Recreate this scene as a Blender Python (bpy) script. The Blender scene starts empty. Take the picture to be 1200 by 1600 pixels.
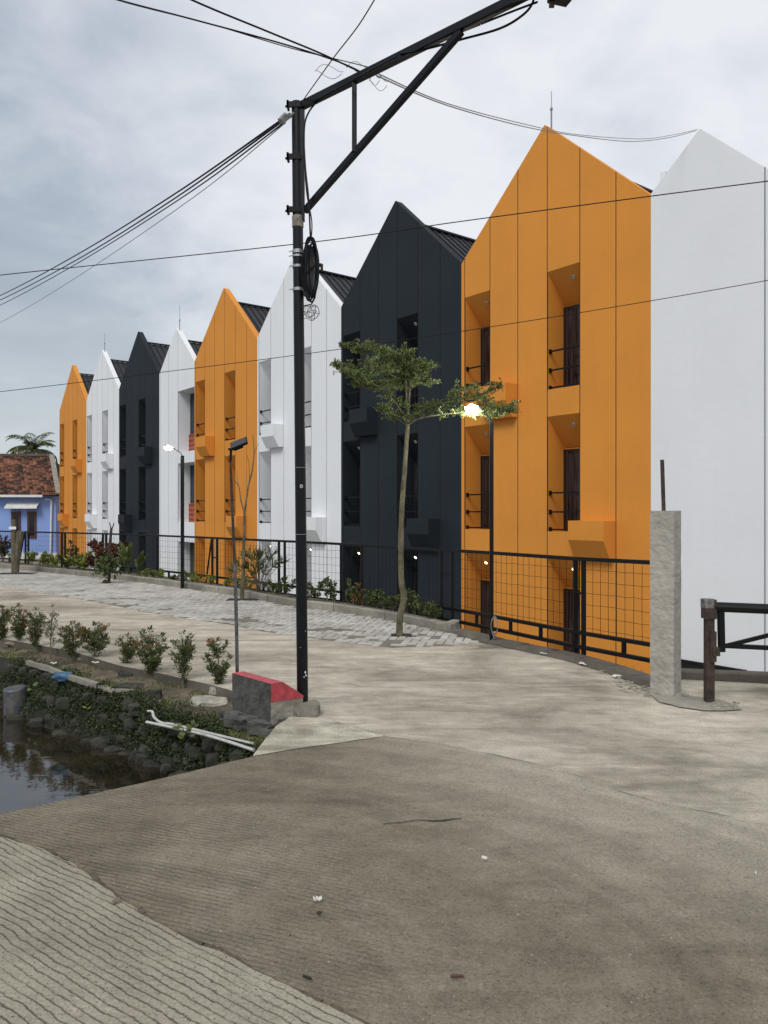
import bpy, bmesh, math, random
from mathutils import Vector, Matrix, noise
random.seed(7)
R = math.radians
scene = bpy.context.scene
col = scene.collection
F = 1202.0; HY = 797.0; CH = 1.6
def P(x, y, Z):                      # picture point at distance Z -> world
    return Vector(((x-600)*Z/F, Z, CH-(y-HY)*Z/F))
def G(x, y, z=0.0):                  # picture point lying on a level surface z -> world
    Z = F*(CH-z)/(y-HY)
    return Vector(((x-600)*Z/F, Z, z))
# ------------------------------------------------------------------ materials
def nmat(name):
    m = bpy.data.materials.new(name); m.use_nodes = True
    nt = m.node_tree; b = nt.nodes['Principled BSDF']
    return m, nt, b
def N(nt, t, **kw):
    n = nt.nodes.new(t)
    for k, v in kw.items():
        if k.startswith('i_'): n.inputs[k[2:].replace('_', ' ')].default_value = v
        else: setattr(n, k, v)
    return n
def c4(c): return (c[0], c[1], c[2], 1)
def ramp(nt, src, stops):
    r = nt.nodes.new('ShaderNodeValToRGB'); e = r.color_ramp.elements
    while len(e) < len(stops): e.new(0.5)
    for i, (p, c) in enumerate(stops): e[i].position = p; e[i].color = c4(c) if len(c) == 3 else c
    nt.links.new(src, r.inputs[0]); return r
def simple(name, c, rough=.6, metal=0, var=.12, scale=3, bump=.1, bscale=40, spec=.5, c2=None, coord='Object', stretch=(1,1,1), detail=6):
    m, nt, b = nmat(name); L = nt.links
    tc = N(nt, 'ShaderNodeTexCoord'); mp = N(nt, 'ShaderNodeMapping'); mp.inputs['Scale'].default_value = stretch
    L.new(tc.outputs[coord], mp.inputs[0])
    n = N(nt, 'ShaderNodeTexNoise', i_Scale=scale, i_Detail=detail, i_Roughness=.6); L.new(mp.outputs[0], n.inputs['Vector'])
    hi = tuple(min(1, v*(1+var)) for v in c); lo = tuple(v*(1-var) for v in c) if c2 is None else c2
    r = ramp(nt, n.outputs['Fac'], [(.32, lo), (.68, hi)]); L.new(r.outputs[0], b.inputs['Base Color'])
    b.inputs['Roughness'].default_value = rough; b.inputs['Metallic'].default_value = metal
    b.inputs['Specular IOR Level'].default_value = spec
    if bump:
        n2 = N(nt, 'ShaderNodeTexNoise', i_Scale=bscale, i_Detail=4); L.new(mp.outputs[0], n2.inputs['Vector'])
        bp = N(nt, 'ShaderNodeBump', i_Strength=bump, i_Distance=.02); L.new(n2.outputs['Fac'], bp.inputs['Height']); L.new(bp.outputs[0], b.inputs['Normal'])
    return m
def plaster(name, c, var=.06, rough=.75, spec=.3, grime=.7):
    """painted render: broad cloudy variation, faint rain streaks, trowel bump"""
    m, nt, b = nmat(name); L = nt.links
    tc = N(nt, 'ShaderNodeTexCoord')
    n = N(nt, 'ShaderNodeTexNoise', i_Scale=.55, i_Detail=5, i_Roughness=.55); L.new(tc.outputs['Object'], n.inputs['Vector'])
    mp = N(nt, 'ShaderNodeMapping'); mp.inputs['Scale'].default_value = (7, 7, .35); L.new(tc.outputs['Object'], mp.inputs[0])
    s = N(nt, 'ShaderNodeTexNoise', i_Scale=1.0, i_Detail=6, i_Roughness=.65); L.new(mp.outputs[0], s.inputs['Vector'])
    a = ramp(nt, n.outputs['Fac'], [(.3, tuple(v*(1-var) for v in c)), (.7, tuple(min(1, v*(1+var)) for v in c))])
    sr = ramp(nt, s.outputs['Fac'], [(.25, (.93, .93, .92)), (.50, (1, 1, 1))])
    mx = N(nt, 'ShaderNodeMixRGB', blend_type='MULTIPLY'); mx.inputs[0].default_value = grime
    L.new(a.outputs[0], mx.inputs[1]); L.new(sr.outputs[0], mx.inputs[2]); L.new(mx.outputs[0], b.inputs['Base Color'])
    b.inputs['Roughness'].default_value = rough; b.inputs['Specular IOR Level'].default_value = spec
    n2 = N(nt, 'ShaderNodeTexNoise', i_Scale=5, i_Detail=8, i_Roughness=.6); L.new(tc.outputs['Object'], n2.inputs['Vector'])
    bp = N(nt, 'ShaderNodeBump', i_Strength=.18, i_Distance=.03); L.new(n2.outputs['Fac'], bp.inputs['Height']); L.new(bp.outputs[0], b.inputs['Normal'])
    return m
def emit(name, c, s):
    m, nt, b = nmat(name); b.inputs['Base Color'].default_value = c4(c)
    b.inputs['Emission Color'].default_value = c4(c); b.inputs['Emission Strength'].default_value = s
    return m
def leafm(name, c, var=.45, trans=.25):
    m, nt, b = nmat(name); L = nt.links
    g = N(nt, 'ShaderNodeNewGeometry')
    hi = tuple(min(1, v*(1+var)) for v in c); lo = tuple(v*(1-var) for v in c)
    r = ramp(nt, g.outputs['Random Per Island'], [(0, lo), (1, hi)])
    L.new(r.outputs[0], b.inputs['Base Color']); b.inputs['Roughness'].default_value = .5
    b.inputs['Specular IOR Level'].default_value = .35
    t = N(nt, 'ShaderNodeBsdfTranslucent'); L.new(r.outputs[0], t.inputs[0])
    mx = N(nt, 'ShaderNodeMixShader'); mx.inputs[0].default_value = trans
    L.new(b.outputs[0], mx.inputs[1]); L.new(t.outputs[0], mx.inputs[2]); L.new(mx.outputs[0], nt.nodes['Material Output'].inputs[0])
    return m
def concrete(name, base, dark, light, groove=None, speck=.0, streak=0.0, gstr=.5, blotch=.4):
    m, nt, b = nmat(name); L = nt.links
    tc = N(nt, 'ShaderNodeTexCoord')
    n1 = N(nt, 'ShaderNodeTexNoise', i_Scale=.55, i_Detail=9, i_Roughness=.68, i_Distortion=.6); L.new(tc.outputs['Object'], n1.inputs['Vector'])
    r1 = ramp(nt, n1.outputs['Fac'], [(.34, dark), (.5, base), (.66, light)])
    mp = N(nt, 'ShaderNodeMapping'); mp.inputs['Rotation'].default_value = (0, 0, R(18)); mp.inputs['Scale'].default_value = (.7, 3.2, 1); L.new(tc.outputs['Object'], mp.inputs[0])
    n3 = N(nt, 'ShaderNodeTexNoise', i_Scale=1.1, i_Detail=10, i_Roughness=.7, i_Distortion=1.2); L.new(mp.outputs[0], n3.inputs['Vector'])
    r3 = ramp(nt, n3.outputs['Fac'], [(.36, (.62, .61, .58)), (.5, (1, 1, 1)), (.64, (1.28, 1.27, 1.24))])
    mx = N(nt, 'ShaderNodeMixRGB', blend_type='MULTIPLY'); mx.inputs[0].default_value = streak
    L.new(r1.outputs[0], mx.inputs[1]); L.new(r3.outputs[0], mx.inputs[2])
    n2 = N(nt, 'ShaderNodeTexNoise', i_Scale=75, i_Detail=8, i_Roughness=.85); L.new(tc.outputs['Object'], n2.inputs['Vector'])
    r2 = ramp(nt, n2.outputs['Fac'], [(.36, (.38, .36, .34)), (.46, (.92, .92, .92)), (.56, (1.05, 1.05, 1.04)), (.66, (1.6, 1.57, 1.5))])
    m2 = N(nt, 'ShaderNodeMixRGB', blend_type='MULTIPLY'); m2.inputs[0].default_value = min(1, .45+speck)
    body = mx.outputs[0]
    # mid-size blotches
    nb4 = N(nt, 'ShaderNodeTexNoise', i_Scale=5.5, i_Detail=9, i_Roughness=.75); L.new(tc.outputs['Object'], nb4.inputs['Vector'])
    rb4 = ramp(nt, nb4.outputs['Fac'], [(.37, (.66, .65, .63)), (.5, (1, 1, 1)), (.63, (1.3, 1.29, 1.26))])
    if name == 'near_concrete':   # cement dust spread over the joint with the paler slab
        mv = N(nt, 'ShaderNodeMapping'); mv.inputs['Location'].default_value = (0, 0, 0); mv.inputs['Rotation'].default_value = (0, 0, R(41.4)); L.new(tc.outputs['Object'], mv.inputs[0])
        sv_ = N(nt, 'ShaderNodeSeparateXYZ'); L.new(mv.outputs[0], sv_.inputs[0])
        dn = N(nt, 'ShaderNodeMath', operation='MULTIPLY_ADD'); dn.inputs[1].default_value = .9; L.new(n3.outputs['Fac'], dn.inputs[0]); L.new(sv_.outputs[1], dn.inputs[2])
        mr_ = N(nt, 'ShaderNodeMapRange'); mr_.inputs[1].default_value = 2.7+.45; mr_.inputs[2].default_value = 4.15+.45; mr_.inputs[3].default_value = 0; mr_.inputs[4].default_value = 1.0; L.new(dn.outputs[0], mr_.inputs[0])
        gx = N(nt, 'ShaderNodeSeparateXYZ'); L.new(tc.outputs['Object'], gx.inputs[0])
        gm = N(nt, 'ShaderNodeMapRange'); gm.inputs[1].default_value = -.5; gm.inputs[2].default_value = .8; L.new(gx.outputs[0], gm.inputs[0])
        gg = N(nt, 'ShaderNodeMath', operation='MULTIPLY'); L.new(mr_.outputs[0], gg.inputs[0]); L.new(gm.outputs[0], gg.inputs[1])
        m6 = N(nt, 'ShaderNodeMixRGB'); L.new(gg.outputs[0], m6.inputs[0]); L.new(body, m6.inputs[1]); m6.inputs[2].default_value = (.355, .322, .26, 1); body = m6.outputs[0]
    m5 = N(nt, 'ShaderNodeMixRGB', blend_type='MULTIPLY'); m5.inputs[0].default_value = blotch; L.new(body, m5.inputs[1]); L.new(rb4.outputs[0], m5.inputs[2]); body = m5.outputs[0]
    if name in ('near_concrete', 'far_concrete'):     # sweeping wheel marks
        cs = N(nt, 'ShaderNodeMapping'); cs.inputs['Location'].default_value = (1.2, -2.0, 0); L.new(tc.outputs['Object'], cs.inputs[0])
        ln = N(nt, 'ShaderNodeVectorMath', operation='LENGTH'); L.new(cs.outputs[0], ln.inputs[0])
        wn = N(nt, 'ShaderNodeTexNoise', i_Scale=.5, i_Detail=3); L.new(tc.outputs['Object'], wn.inputs['Vector'])
        wa_ = N(nt, 'ShaderNodeMath', operation='MULTIPLY_ADD'); wa_.inputs[1].default_value = .9; L.new(wn.outputs['Fac'], wa_.inputs[0]); L.new(ln.outputs['Value'], wa_.inputs[2])
        n1d = N(nt, 'ShaderNodeTexNoise', noise_dimensions='1D', i_Scale=4.5, i_Detail=6, i_Roughness=.7); L.new(wa_.outputs[0], n1d.inputs['W'])
        r1d = ramp(nt, n1d.outputs['Fac'], [(.35, (.78, .77, .75)), (.5, (1, 1, 1)), (.66, (1.2, 1.2, 1.19))])
        m7 = N(nt, 'ShaderNodeMixRGB', blend_type='MULTIPLY'); m7.inputs[0].default_value = .45 if name[0] == 'n' else .3; L.new(body, m7.inputs[1]); L.new(r1d.outputs[0], m7.inputs[2]); body = m7.outputs[0]
    L.new(body, m2.inputs[1]); L.new(r2.outputs[0], m2.inputs[2])
    out = m2.outputs[0]
    # scattered pale and dark flecks (grit, chips)
    vo = N(nt, 'ShaderNodeTexVoronoi', i_Scale=26); L.new(tc.outputs['Object'], vo.inputs['Vector'])
    vr = ramp(nt, vo.outputs['Distance'], [(.05, (1, 1, 1)), (.12, (0, 0, 0))])
    vc = N(nt, 'ShaderNodeSeparateColor'); L.new(vo.outputs['Color'], vc.inputs[0])
    gt = N(nt, 'ShaderNodeMath', operation='GREATER_THAN'); gt.inputs[1].default_value = .70; L.new(vc.outputs[0], gt.inputs[0])
    mu = N(nt, 'ShaderNodeMath', operation='MULTIPLY'); L.new(gt.outputs[0], mu.inputs[0]); L.new(vr.outputs[0], mu.inputs[1])
    fl = ramp(nt, vc.outputs[1], [(.45, (.05, .045, .04)), (.55, (.5, .48, .43))])
    m3 = N(nt, 'ShaderNodeMixRGB'); L.new(mu.outputs[0], m3.inputs[0]); L.new(out, m3.inputs[1]); L.new(fl.outputs[0], m3.inputs[2]); out = m3.outputs[0]
    hs = n2.outputs['Fac']
    bp = N(nt, 'ShaderNodeBump', i_Strength=.5, i_Distance=.012); L.new(hs, bp.inputs['Height'])
    nrm = bp.outputs[0]
    if groove:
        ang, sc, mask = groove
        mg = N(nt, 'ShaderNodeMapping'); mg.inputs['Rotation'].default_value = (0, 0, R(ang)); L.new(tc.outputs['Object'], mg.inputs[0])
        ds = N(nt, 'ShaderNodeTexNoise', i_Scale=2.6, i_Detail=9, i_Roughness=.72); L.new(mg.outputs[0], ds.inputs['Vector'])
        sx = N(nt, 'ShaderNodeSeparateXYZ'); L.new(mg.outputs[0], sx.inputs[0])
        ad = N(nt, 'ShaderNodeMath', operation='MULTIPLY_ADD'); ad.inputs[1].default_value = .075; L.new(ds.outputs['Fac'], ad.inputs[0]); L.new(sx.outputs['Y'], ad.inputs[2])
        ml = N(nt, 'ShaderNodeMath', operation='MULTIPLY'); ml.inputs[1].default_value = sc; L.new(ad.outputs[0], ml.inputs[0])
        fr = N(nt, 'ShaderNodeMath', operation='PINGPONG'); fr.inputs[1].default_value = .5; L.new(ml.outputs[0], fr.inputs[0])
        gr = ramp(nt, fr.outputs[0], [(.0, (0, 0, 0)), (.115, (1, 1, 1))])
        # worn mask
        mk = N(nt, 'ShaderNodeTexNoise', i_Scale=3.2, i_Detail=9, i_Roughness=.75); L.new(tc.outputs['Object'], mk.inputs['Vector'])
        mr = ramp(nt, mk.outputs['Fac'], [(mask-.08, (1, 1, 1)), (mask+.08, (0.15, .15, .15))])
        src = mr.outputs[0]
        if name == 'near_concrete':   # the raking fades out towards the driven part of the slab
            s2 = N(nt, 'ShaderNodeSeparateXYZ'); L.new(tc.outputs['Object'], s2.inputs[0])
            rx = N(nt, 'ShaderNodeMapRange'); rx.inputs[1].default_value = -1.3; rx.inputs[2].default_value = .45; rx.inputs[3].default_value = 1; rx.inputs[4].default_value = 0; L.new(s2.outputs[0], rx.inputs[0])
            mm = N(nt, 'ShaderNodeMath', operation='MULTIPLY'); L.new(rx.outputs[0], mm.inputs[0]); L.new(src, mm.inputs[1]); src = mm.outputs[0]
        inv = N(nt, 'ShaderNodeMath', operation='SUBTRACT'); inv.inputs[0].default_value = 1; L.new(gr.outputs[0], inv.inputs[1])
        mg2 = N(nt, 'ShaderNodeMath', operation='MULTIPLY'); L.new(inv.outputs[0], mg2.inputs[0]); L.new(src, mg2.inputs[1])
        sc2 = N(nt, 'ShaderNodeMath', operation='MULTIPLY'); sc2.inputs[1].default_value = gstr; L.new(mg2.outputs[0], sc2.inputs[0])
        m4 = N(nt, 'ShaderNodeMixRGB'); L.new(sc2.outputs[0], m4.inputs[0]); L.new(out, m4.inputs[1]); m4.inputs[2].default_value = c4(tuple(v*.35 for v in dark)); out = m4.outputs[0]
        iv = N(nt, 'ShaderNodeMath', operation='SUBTRACT'); iv.inputs[0].default_value = 1; L.new(mg2.outputs[0], iv.inputs[1])
        b2 = N(nt, 'ShaderNodeBump', i_Strength=.8, i_Distance=.012); L.new(iv.outputs[0], b2.inputs['Height']); L.new(nrm, b2.inputs['Normal']); nrm = b2.outputs[0]
    L.new(out, b.inputs['Base Color']); L.new(nrm, b.inputs['Normal'])
    b.inputs['Roughness'].default_value = .88; b.inputs['Specular IOR Level'].default_value = .25
    return m
M = {}
M['orange'] = plaster('orange_paint', (.69, .275, .043))
M['white'] = plaster('white_paint', (.80, .82, .85), var=.03, grime=.35)
M['dark'] = plaster('charcoal_paint', (.020, .0265, .034), rough=.7, var=.12, spec=.15)
M['joint'] = simple('joint_shadow_gap', (.03, .025, .02), bump=0)
M['joint_w'] = simple('joint_gap_grey', (.26, .27, .28), bump=0)
M['roof'] = simple('black_metal_roof', (.022, .024, .028), rough=.5, var=.15, bump=0, spec=.3)
M['black'] = simple('black_steel', (.0045, .005, .006), rough=.5, var=.3, bump=.05, spec=.22)
M['pole'] = simple('black_pole_paint', (.003, .004, .0065), rough=.38, var=.5, scale=8, bump=.04, spec=.3)
M['rust'] = simple('rusty_steel', (.050, .030, .022), rough=.85, var=.6, scale=14, bump=.4, c2=(.014, .012, .010))
M['steel'] = simple('galvanised_steel', (.45, .46, .47), rough=.35, metal=.8, bump=0)
M['frame'] = simple('door_frame_black', (.008, .008, .01), rough=.35, bump=0)
M['alum'] = simple('window_sash', (.03, .022, .024), rough=.35, bump=0)
m, nt, b = nmat('curtained_glass')
tc = N(nt, 'ShaderNodeTexCoord'); mp = N(nt, 'ShaderNodeMapping'); mp.inputs['Scale'].default_value = (1, 1, .06); nt.links.new(tc.outputs['Object'], mp.inputs[0])
n = N(nt, 'ShaderNodeTexNoise', i_Scale=22, i_Detail=2); nt.links.new(mp.outputs[0], n.inputs['Vector'])
r = ramp(nt, n.outputs['Fac'], [(.35, (.006, .005, .006)), (.65, (.045, .036, .04))]); nt.links.new(r.outputs[0], b.inputs['Base Color'])
b.inputs['Roughness'].default_value = .12; b.inputs['Specular IOR Level'].default_value = .4
M['glass'] = m
M['brickred'] = simple('terracotta_block', (.42, .12, .08), rough=.8, var=.3, scale=10)
M['lampoff'] = simple('downlight_rim', (.42, .42, .40), rough=.4, bump=0)
M['lampon'] = emit('downlight_glow', (1, .82, .5), 9)
M['streeton'] = emit('street_lamp_glow', (1, .98, .92), 70)
M['blue'] = plaster('blue_wall_paint', (.25, .37, .74))
M['white_pl'] = simple('white_trim', (.72, .73, .74), rough=.6, var=.1)
M['tile'] = None
m, nt, b = nmat('clay_tiles'); L = nt.links
g = N(nt, 'ShaderNodeNewGeometry'); r = ramp(nt, g.outputs['Random Per Island'], [(.0, (.03, .018, .014)), (.38, (.06, .03, .02)), (.45, (.17, .065, .035)), (.8, (.25, .10, .055)), (1, (.32, .15, .09))])
tc = N(nt, 'ShaderNodeTexCoord'); n = N(nt, 'ShaderNodeTexNoise', i_Scale=1.1, i_Detail=6); L.new(tc.outputs['Object'], n.inputs['Vector'])
r2 = ramp(nt, n.outputs['Fac'], [(.35, (.35, .35, .35)), (.6, (1, 1, 1))]); mx = N(nt, 'ShaderNodeMixRGB', blend_type='MULTIPLY'); mx.inputs[0].default_value = .9
L.new(r.outputs[0], mx.inputs[1]); L.new(r2.outputs[0], mx.inputs[2]); L.new(mx.outputs[0], b.inputs['Base Color']); b.inputs['Roughness'].default_value = .9
M['tile'] = m
M['wood'] = simple('brown_window_wood', (.085, .03, .022), rough=.5, var=.3)
M['dglass'] = simple('dark_window_glass', (.012, .014, .018), rough=.1, var=.2, bump=0)
M['far'] = concrete('far_concrete', (.385, .35, .285), (.215, .19, .15), (.53, .49, .405), streak=.75, speck=.5)
M['near'] = concrete('near_concrete', (.200, .173, .128), (.145, .123, .090), (.265, .235, .18), groove=(22, 36, .50), speck=.6, streak=.40, gstr=.45, blotch=.32)
M['path'] = concrete('raked_concrete', (.345, .313, .245), (.25, .225, .175), (.43, .395, .315), groove=(36, 29, .54), speck=.6, streak=.25, gstr=.75, blotch=.25)
M['patch'] = concrete('pale_concrete', (.46, .43, .345), (.30, .28, .22), (.60, .57, .48), streak=1.0, speck=.3)
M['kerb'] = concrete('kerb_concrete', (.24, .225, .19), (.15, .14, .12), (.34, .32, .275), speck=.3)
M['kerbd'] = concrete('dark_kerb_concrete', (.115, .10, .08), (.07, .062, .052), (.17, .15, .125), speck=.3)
M['pillar'] = simple('rough_cement', (.36, .34, .30), rough=.95, var=.22, scale=5, bump=1.0, bscale=22, detail=10)
M['cement'] = simple('dark_cement', (.075, .074, .068), rough=.9, var=.6, scale=7, bump=.6, bscale=30, c2=(.028, .028, .027), detail=10)
M['mortar'] = simple('mortar', (.27, .25, .21), rough=.95, var=.35, scale=8, bump=.9, bscale=20, detail=10)
M['red'] = simple('red_paint', (.42, .05, .065), rough=.5, var=.25, scale=14, bump=.3, c2=(.26, .035, .045), detail=10)
M['soil'] = simple('soil', (.12, .097, .066), rough=1, var=.5, scale=5, bump=1, bscale=35, detail=10, c2=(.04, .034, .022))
M['mud'] = simple('wet_dark_earth', (.018, .017, .011), rough=.9, var=.5, scale=6, bump=1, bscale=20, detail=8)
M['stone'] = simple('bank_stone', (.038, .037, .028), rough=.9, var=.5, scale=6, bump=.8, bscale=20, c2=(.008, .011, .006), detail=10)
M['paleston'] = simple('pale_stone', (.36, .335, .28), rough=.9, var=.3, scale=8, bump=.7, bscale=20, c2=(.16, .15, .125), detail=10)
M['bark'] = simple('bark', (.12, .10, .07), rough=.95, var=.5, scale=12, bump=.9, bscale=40, stretch=(1, 1, .4), c2=(.045, .04, .025))
M['trunkg'] = simple('greenish_bark', (.13, .115, .068), rough=.9, var=.45, scale=14, bump=.8, bscale=50, stretch=(1, 1, .5), c2=(.045, .043, .022), detail=10)
M['twig'] = simple('twig_bark', (.17, .14, .10), rough=.9, var=.3)
M['leaf'] = leafm('tree_leaf', (.22, .29, .10), trans=.4)
M['leafd'] = leafm('dark_leaf', (.055, .075, .024))
M['leafm'] = leafm('mid_leaf', (.10, .13, .040))
M['leafy'] = leafm('yellow_green_leaf', (.24, .27, .05))
M['leafr'] = leafm('red_leaf', (.20, .085, .035))
M['leafp'] = leafm('purple_leaf', (.075, .03, .028))
M['palm'] = leafm('palm_leaf', (.07, .085, .03))
M['flower'] = leafm('red_flower', (.5, .05, .03))
M['pvc'] = simple('white_pvc', (.48, .48, .45), rough=.4, var=.15, scale=20, bump=0)
M['paper'] = simple('litter_paper', (.62, .6, .55), rough=.8, var=.2)
M['bluebag'] = simple('blue_plastic', (.05, .12, .20), rough=.5, var=.5, scale=12, bump=.5, bscale=25)
M['cable'] = simple('cable_rubber', (.005, .005, .007), rough=.6, bump=0, spec=.2)
M['greyw'] = simple('grey_wire', (.22, .22, .22), rough=.5, bump=0)
# pavers
m, nt, b = nmat('grey_pavers'); L = nt.links
g = N(nt, 'ShaderNodeNewGeometry'); r = ramp(nt, g.outputs['Random Per Island'], [(0, (.35, .335, .305)), (.5, (.41, .395, .36)), (1, (.47, .455, .42))])
tc = N(nt, 'ShaderNodeTexCoord'); n = N(nt, 'ShaderNodeTexNoise', i_Scale=1.2, i_Detail=8, i_Roughness=.65); L.new(tc.outputs['Object'], n.inputs['Vector'])
r2 = ramp(nt, n.outputs['Fac'], [(.33, (.62, .6, .56)), (.55, (1, 1, 1))]); mx = N(nt, 'ShaderNodeMixRGB', blend_type='MULTIPLY'); mx.inputs[0].default_value = .8
L.new(r.outputs[0], mx.inputs[1]); L.new(r2.outputs[0], mx.inputs[2]); L.new(mx.outputs[0], b.inputs['Base Color']); b.inputs['Roughness'].default_value = .9
M['paver'] = m
# water
m, nt, b = nmat('canal_water'); L = nt.links
b.inputs['Base Color'].default_value = (.02, .016, .01, 1); b.inputs['Roughness'].default_value = .03; b.inputs['Specular IOR Level'].default_value = 1.0; b.inputs['IOR'].default_value = 1.75
tc = N(nt, 'ShaderNodeTexCoord'); n = N(nt, 'ShaderNodeTexNoise', i_Scale=5, i_Detail=3, i_Distortion=.5); L.new(tc.outputs['Object'], n.inputs['Vector'])
bp = N(nt, 'ShaderNodeBump', i_Strength=.10, i_Distance=.02); L.new(n.outputs['Fac'], bp.inputs['Height']); L.new(bp.outputs[0], b.inputs['Normal'])
n2 = N(nt, 'ShaderNodeTexNoise', i_Scale=2.5, i_Detail=6); L.new(tc.outputs['Object'], n2.inputs['Vector'])
r = ramp(nt, n2.outputs['Fac'], [(.35, (.012, .010, .006)), (.65, (.032, .026, .015))]); L.new(r.outputs[0], b.inputs['Base Color'])
M['water'] = m
# bucket with faded print
m, nt, b = nmat('faded_print_bucket'); L = nt.links
tc = N(nt, 'ShaderNodeTexCoord'); n = N(nt, 'ShaderNodeTexNoise', i_Scale=7, i_Detail=7, i_Roughness=.7); L.new(tc.outputs['Object'], n.inputs['Vector'])
r = ramp(nt, n.outputs['Fac'], [(.42, (.12, .115, .10)), (.50, (.095, .093, .085)), (.56, (.045, .047, .10)), (.60, (.085, .083, .078)), (.70, (.10, .095, .085)), (.74, (.12, .05, .04))])
L.new(r.outputs[0], b.inputs['Base Color']); b.inputs['Roughness'].default_value = .45
M['bucket'] = m
# ------------------------------------------------------------------ mesh builder
class MB:
    def __init__(s): s.v = []; s.f = []; s.m = []
    def add(s, vs, fs, mi=0):
        o = len(s.v); s.v += [tuple(v) for v in vs]
        for f in fs: s.f.append([o+i for i in f]); s.m.append(mi)
    def box(s, c, d, mi=0, rz=0, mat=None):
        x, y, z = d[0]/2, d[1]/2, d[2]/2
        vs = [Vector((i*x, j*y, k*z)) for k in (-1, 1) for j in (-1, 1) for i in (-1, 1)]
        T = mat if mat is not None else Matrix.Rotation(rz, 3, 'Z')
        vs = [T @ v + Vector(c) for v in vs]
        s.add(vs, [(0, 2, 3, 1), (4, 5, 7, 6), (0, 1, 5, 4), (1, 3, 7, 5), (3, 2, 6, 7), (2, 0, 4, 6)], mi)
    def b2(s, a, b, mi=0):
        s.box([(a[i]+b[i])/2 for i in range(3)], [abs(b[i]-a[i]) for i in range(3)], mi)
    def bar(s, p, q, w, h, mi=0):
        p = Vector(p); q = Vector(q); d = (q-p); l = d.length; d.normalize()
        up = Vector((0, 0, 1)) if abs(d.z) < .95 else Vector((0, 1, 0))
        x = d.cross(up).normalized(); z = x.cross(d)
        T = Matrix((x, d, z)).transposed()
        s.box((p+q)/2, (w, l, h), mi, mat=T)
    def tube(s, pts, r, n=8, mi=0, cap=True):
        pts = [Vector(p) for p in pts]; rs = r if isinstance(r, (list, tuple)) else [r]*len(pts)
        o = len(s.v); prev = None
        for i, p in enumerate(pts):
            d = (pts[min(i+1, len(pts)-1)]-pts[max(i-1, 0)]).normalized()
            if prev is None: prev = d.orthogonal().normalized()
            x = (prev-d*prev.dot(d)).normalized(); prev = x; y = d.cross(x)
            for k in range(n):
                a = 2*math.pi*k/n; s.v.append(tuple(p+(x*math.cos(a)+y*math.sin(a))*rs[i]))
        for i in range(len(pts)-1):
            for k in range(n):
                s.f.append([o+i*n+k, o+i*n+(k+1) % n, o+(i+1)*n+(k+1) % n, o+(i+1)*n+k]); s.m.append(mi)
        if cap:
            s.f.append([o+k for k in range(n)][::-1]); s.m.append(mi)
            e = o+(len(pts)-1)*n; s.f.append([e+k for k in range(n)]); s.m.append(mi)
    def lathe(s, prof, c, n=24, mi=0, mat=None):
        o = len(s.v)
        for (r, z) in prof:
            for k in range(n):
                a = 2*math.pi*k/n; v = Vector((r*math.cos(a), r*math.sin(a), z))
                if mat is not None: v = mat @ v
                s.v.append(tuple(v+Vector(c)))
        for i in range(len(prof)-1):
            for k in range(n):
                s.f.append([o+i*n+k, o+i*n+(k+1) % n, o+(i+1)*n+(k+1) % n, o+(i+1)*n+k]); s.m.append(mi)
    def prism(s, poly, z0, z1, mi=0, ms=None):      # horizontal polygon, extruded
        n = len(poly); a = 0
        for i in range(n):
            p, q = poly[i], poly[(i+1) % n]; a += p[0]*q[1]-q[0]*p[1]
        if a < 0: poly = poly[::-1]
        s.add([(p[0], p[1], z1) for p in poly], [list(range(n))], mi)
        s.add([(p[0], p[1], z0) for p in poly], [list(range(n))[::-1]], mi if ms is None else ms)
        for i in range(n):
            p, q = poly[i], poly[(i+1) % n]
            s.add([(p[0], p[1], z0), (q[0], q[1], z0), (q[0], q[1], z1), (p[0], p[1], z1)], [(0, 1, 2, 3)], mi if ms is None else ms)
    def rock(s, c, d, seed, mi=0, sub=2, rough=.25):
        bm = bmesh.new(); bmesh.ops.create_icosphere(bm, subdivisions=sub, radius=1)
        of = Vector((seed*3.1, seed*1.7, seed*.9)); vs = []
        for v in bm.verts:
            k = 1+rough*noise.noise(v.co*1.3+of)*1.6+rough*.4*noise.noise(v.co*3.5+of)
            p = v.co*k; p = Vector((max(-.85, min(.85, p.x)), max(-.85, min(.85, p.y)), max(-.8, min(.8, p.z))))
            vs.append(Vector((p.x*d[0], p.y*d[1], p.z*d[2]))+Vector(c))
        s.add(vs, [[v.index for v in f.verts] for f in bm.faces], mi); bm.free()
    def leaf(s, p, d, up, l, w, mi=0, fold=.25):
        """pointed leaf of two halves folded on the midrib"""
        d = d.normalized(); x = d.cross(up)
        if x.length < 1e-4: x = d.orthogonal()
        x.normalize(); nn = x.cross(d)
        a = p; t = p+d*l-nn*l*.12; m = p+d*l*.55
        s.add([a, m+x*w*.5+nn*w*fold, t, m-x*w*.5+nn*w*fold, m], [(0, 4, 1), (4, 2, 1), (0, 3, 4), (4, 3, 2)], mi)
    def build(s, name, mats, parent=None, smooth=False, weld=False):
        me = bpy.data.meshes.new(name); me.from_pydata(s.v, [], s.f)
        if not isinstance(mats, (list, tuple)): mats = [mats]
        for m in mats: me.materials.append(m)
        me.polygons.foreach_set('material_index', s.m)
        if smooth: me.polygons.foreach_set('use_smooth', [True]*len(s.f))
        me.update(); o = bpy.data.objects.new(name, me); col.objects.link(o)
        if parent: o.parent = parent
        return o
def rebase(o, loc):          # put a mesh object's origin at its base point
    loc = Vector(loc); o.data.transform(Matrix.Translation(-loc)); o.location = loc; return o
def tag(o, label=None, cat=None, group=None, kind=None):
    if label: o['label'] = label
    if cat: o['category'] = cat
    if group: o['group'] = group
    if kind: o['kind'] = kind
    return o
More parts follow.
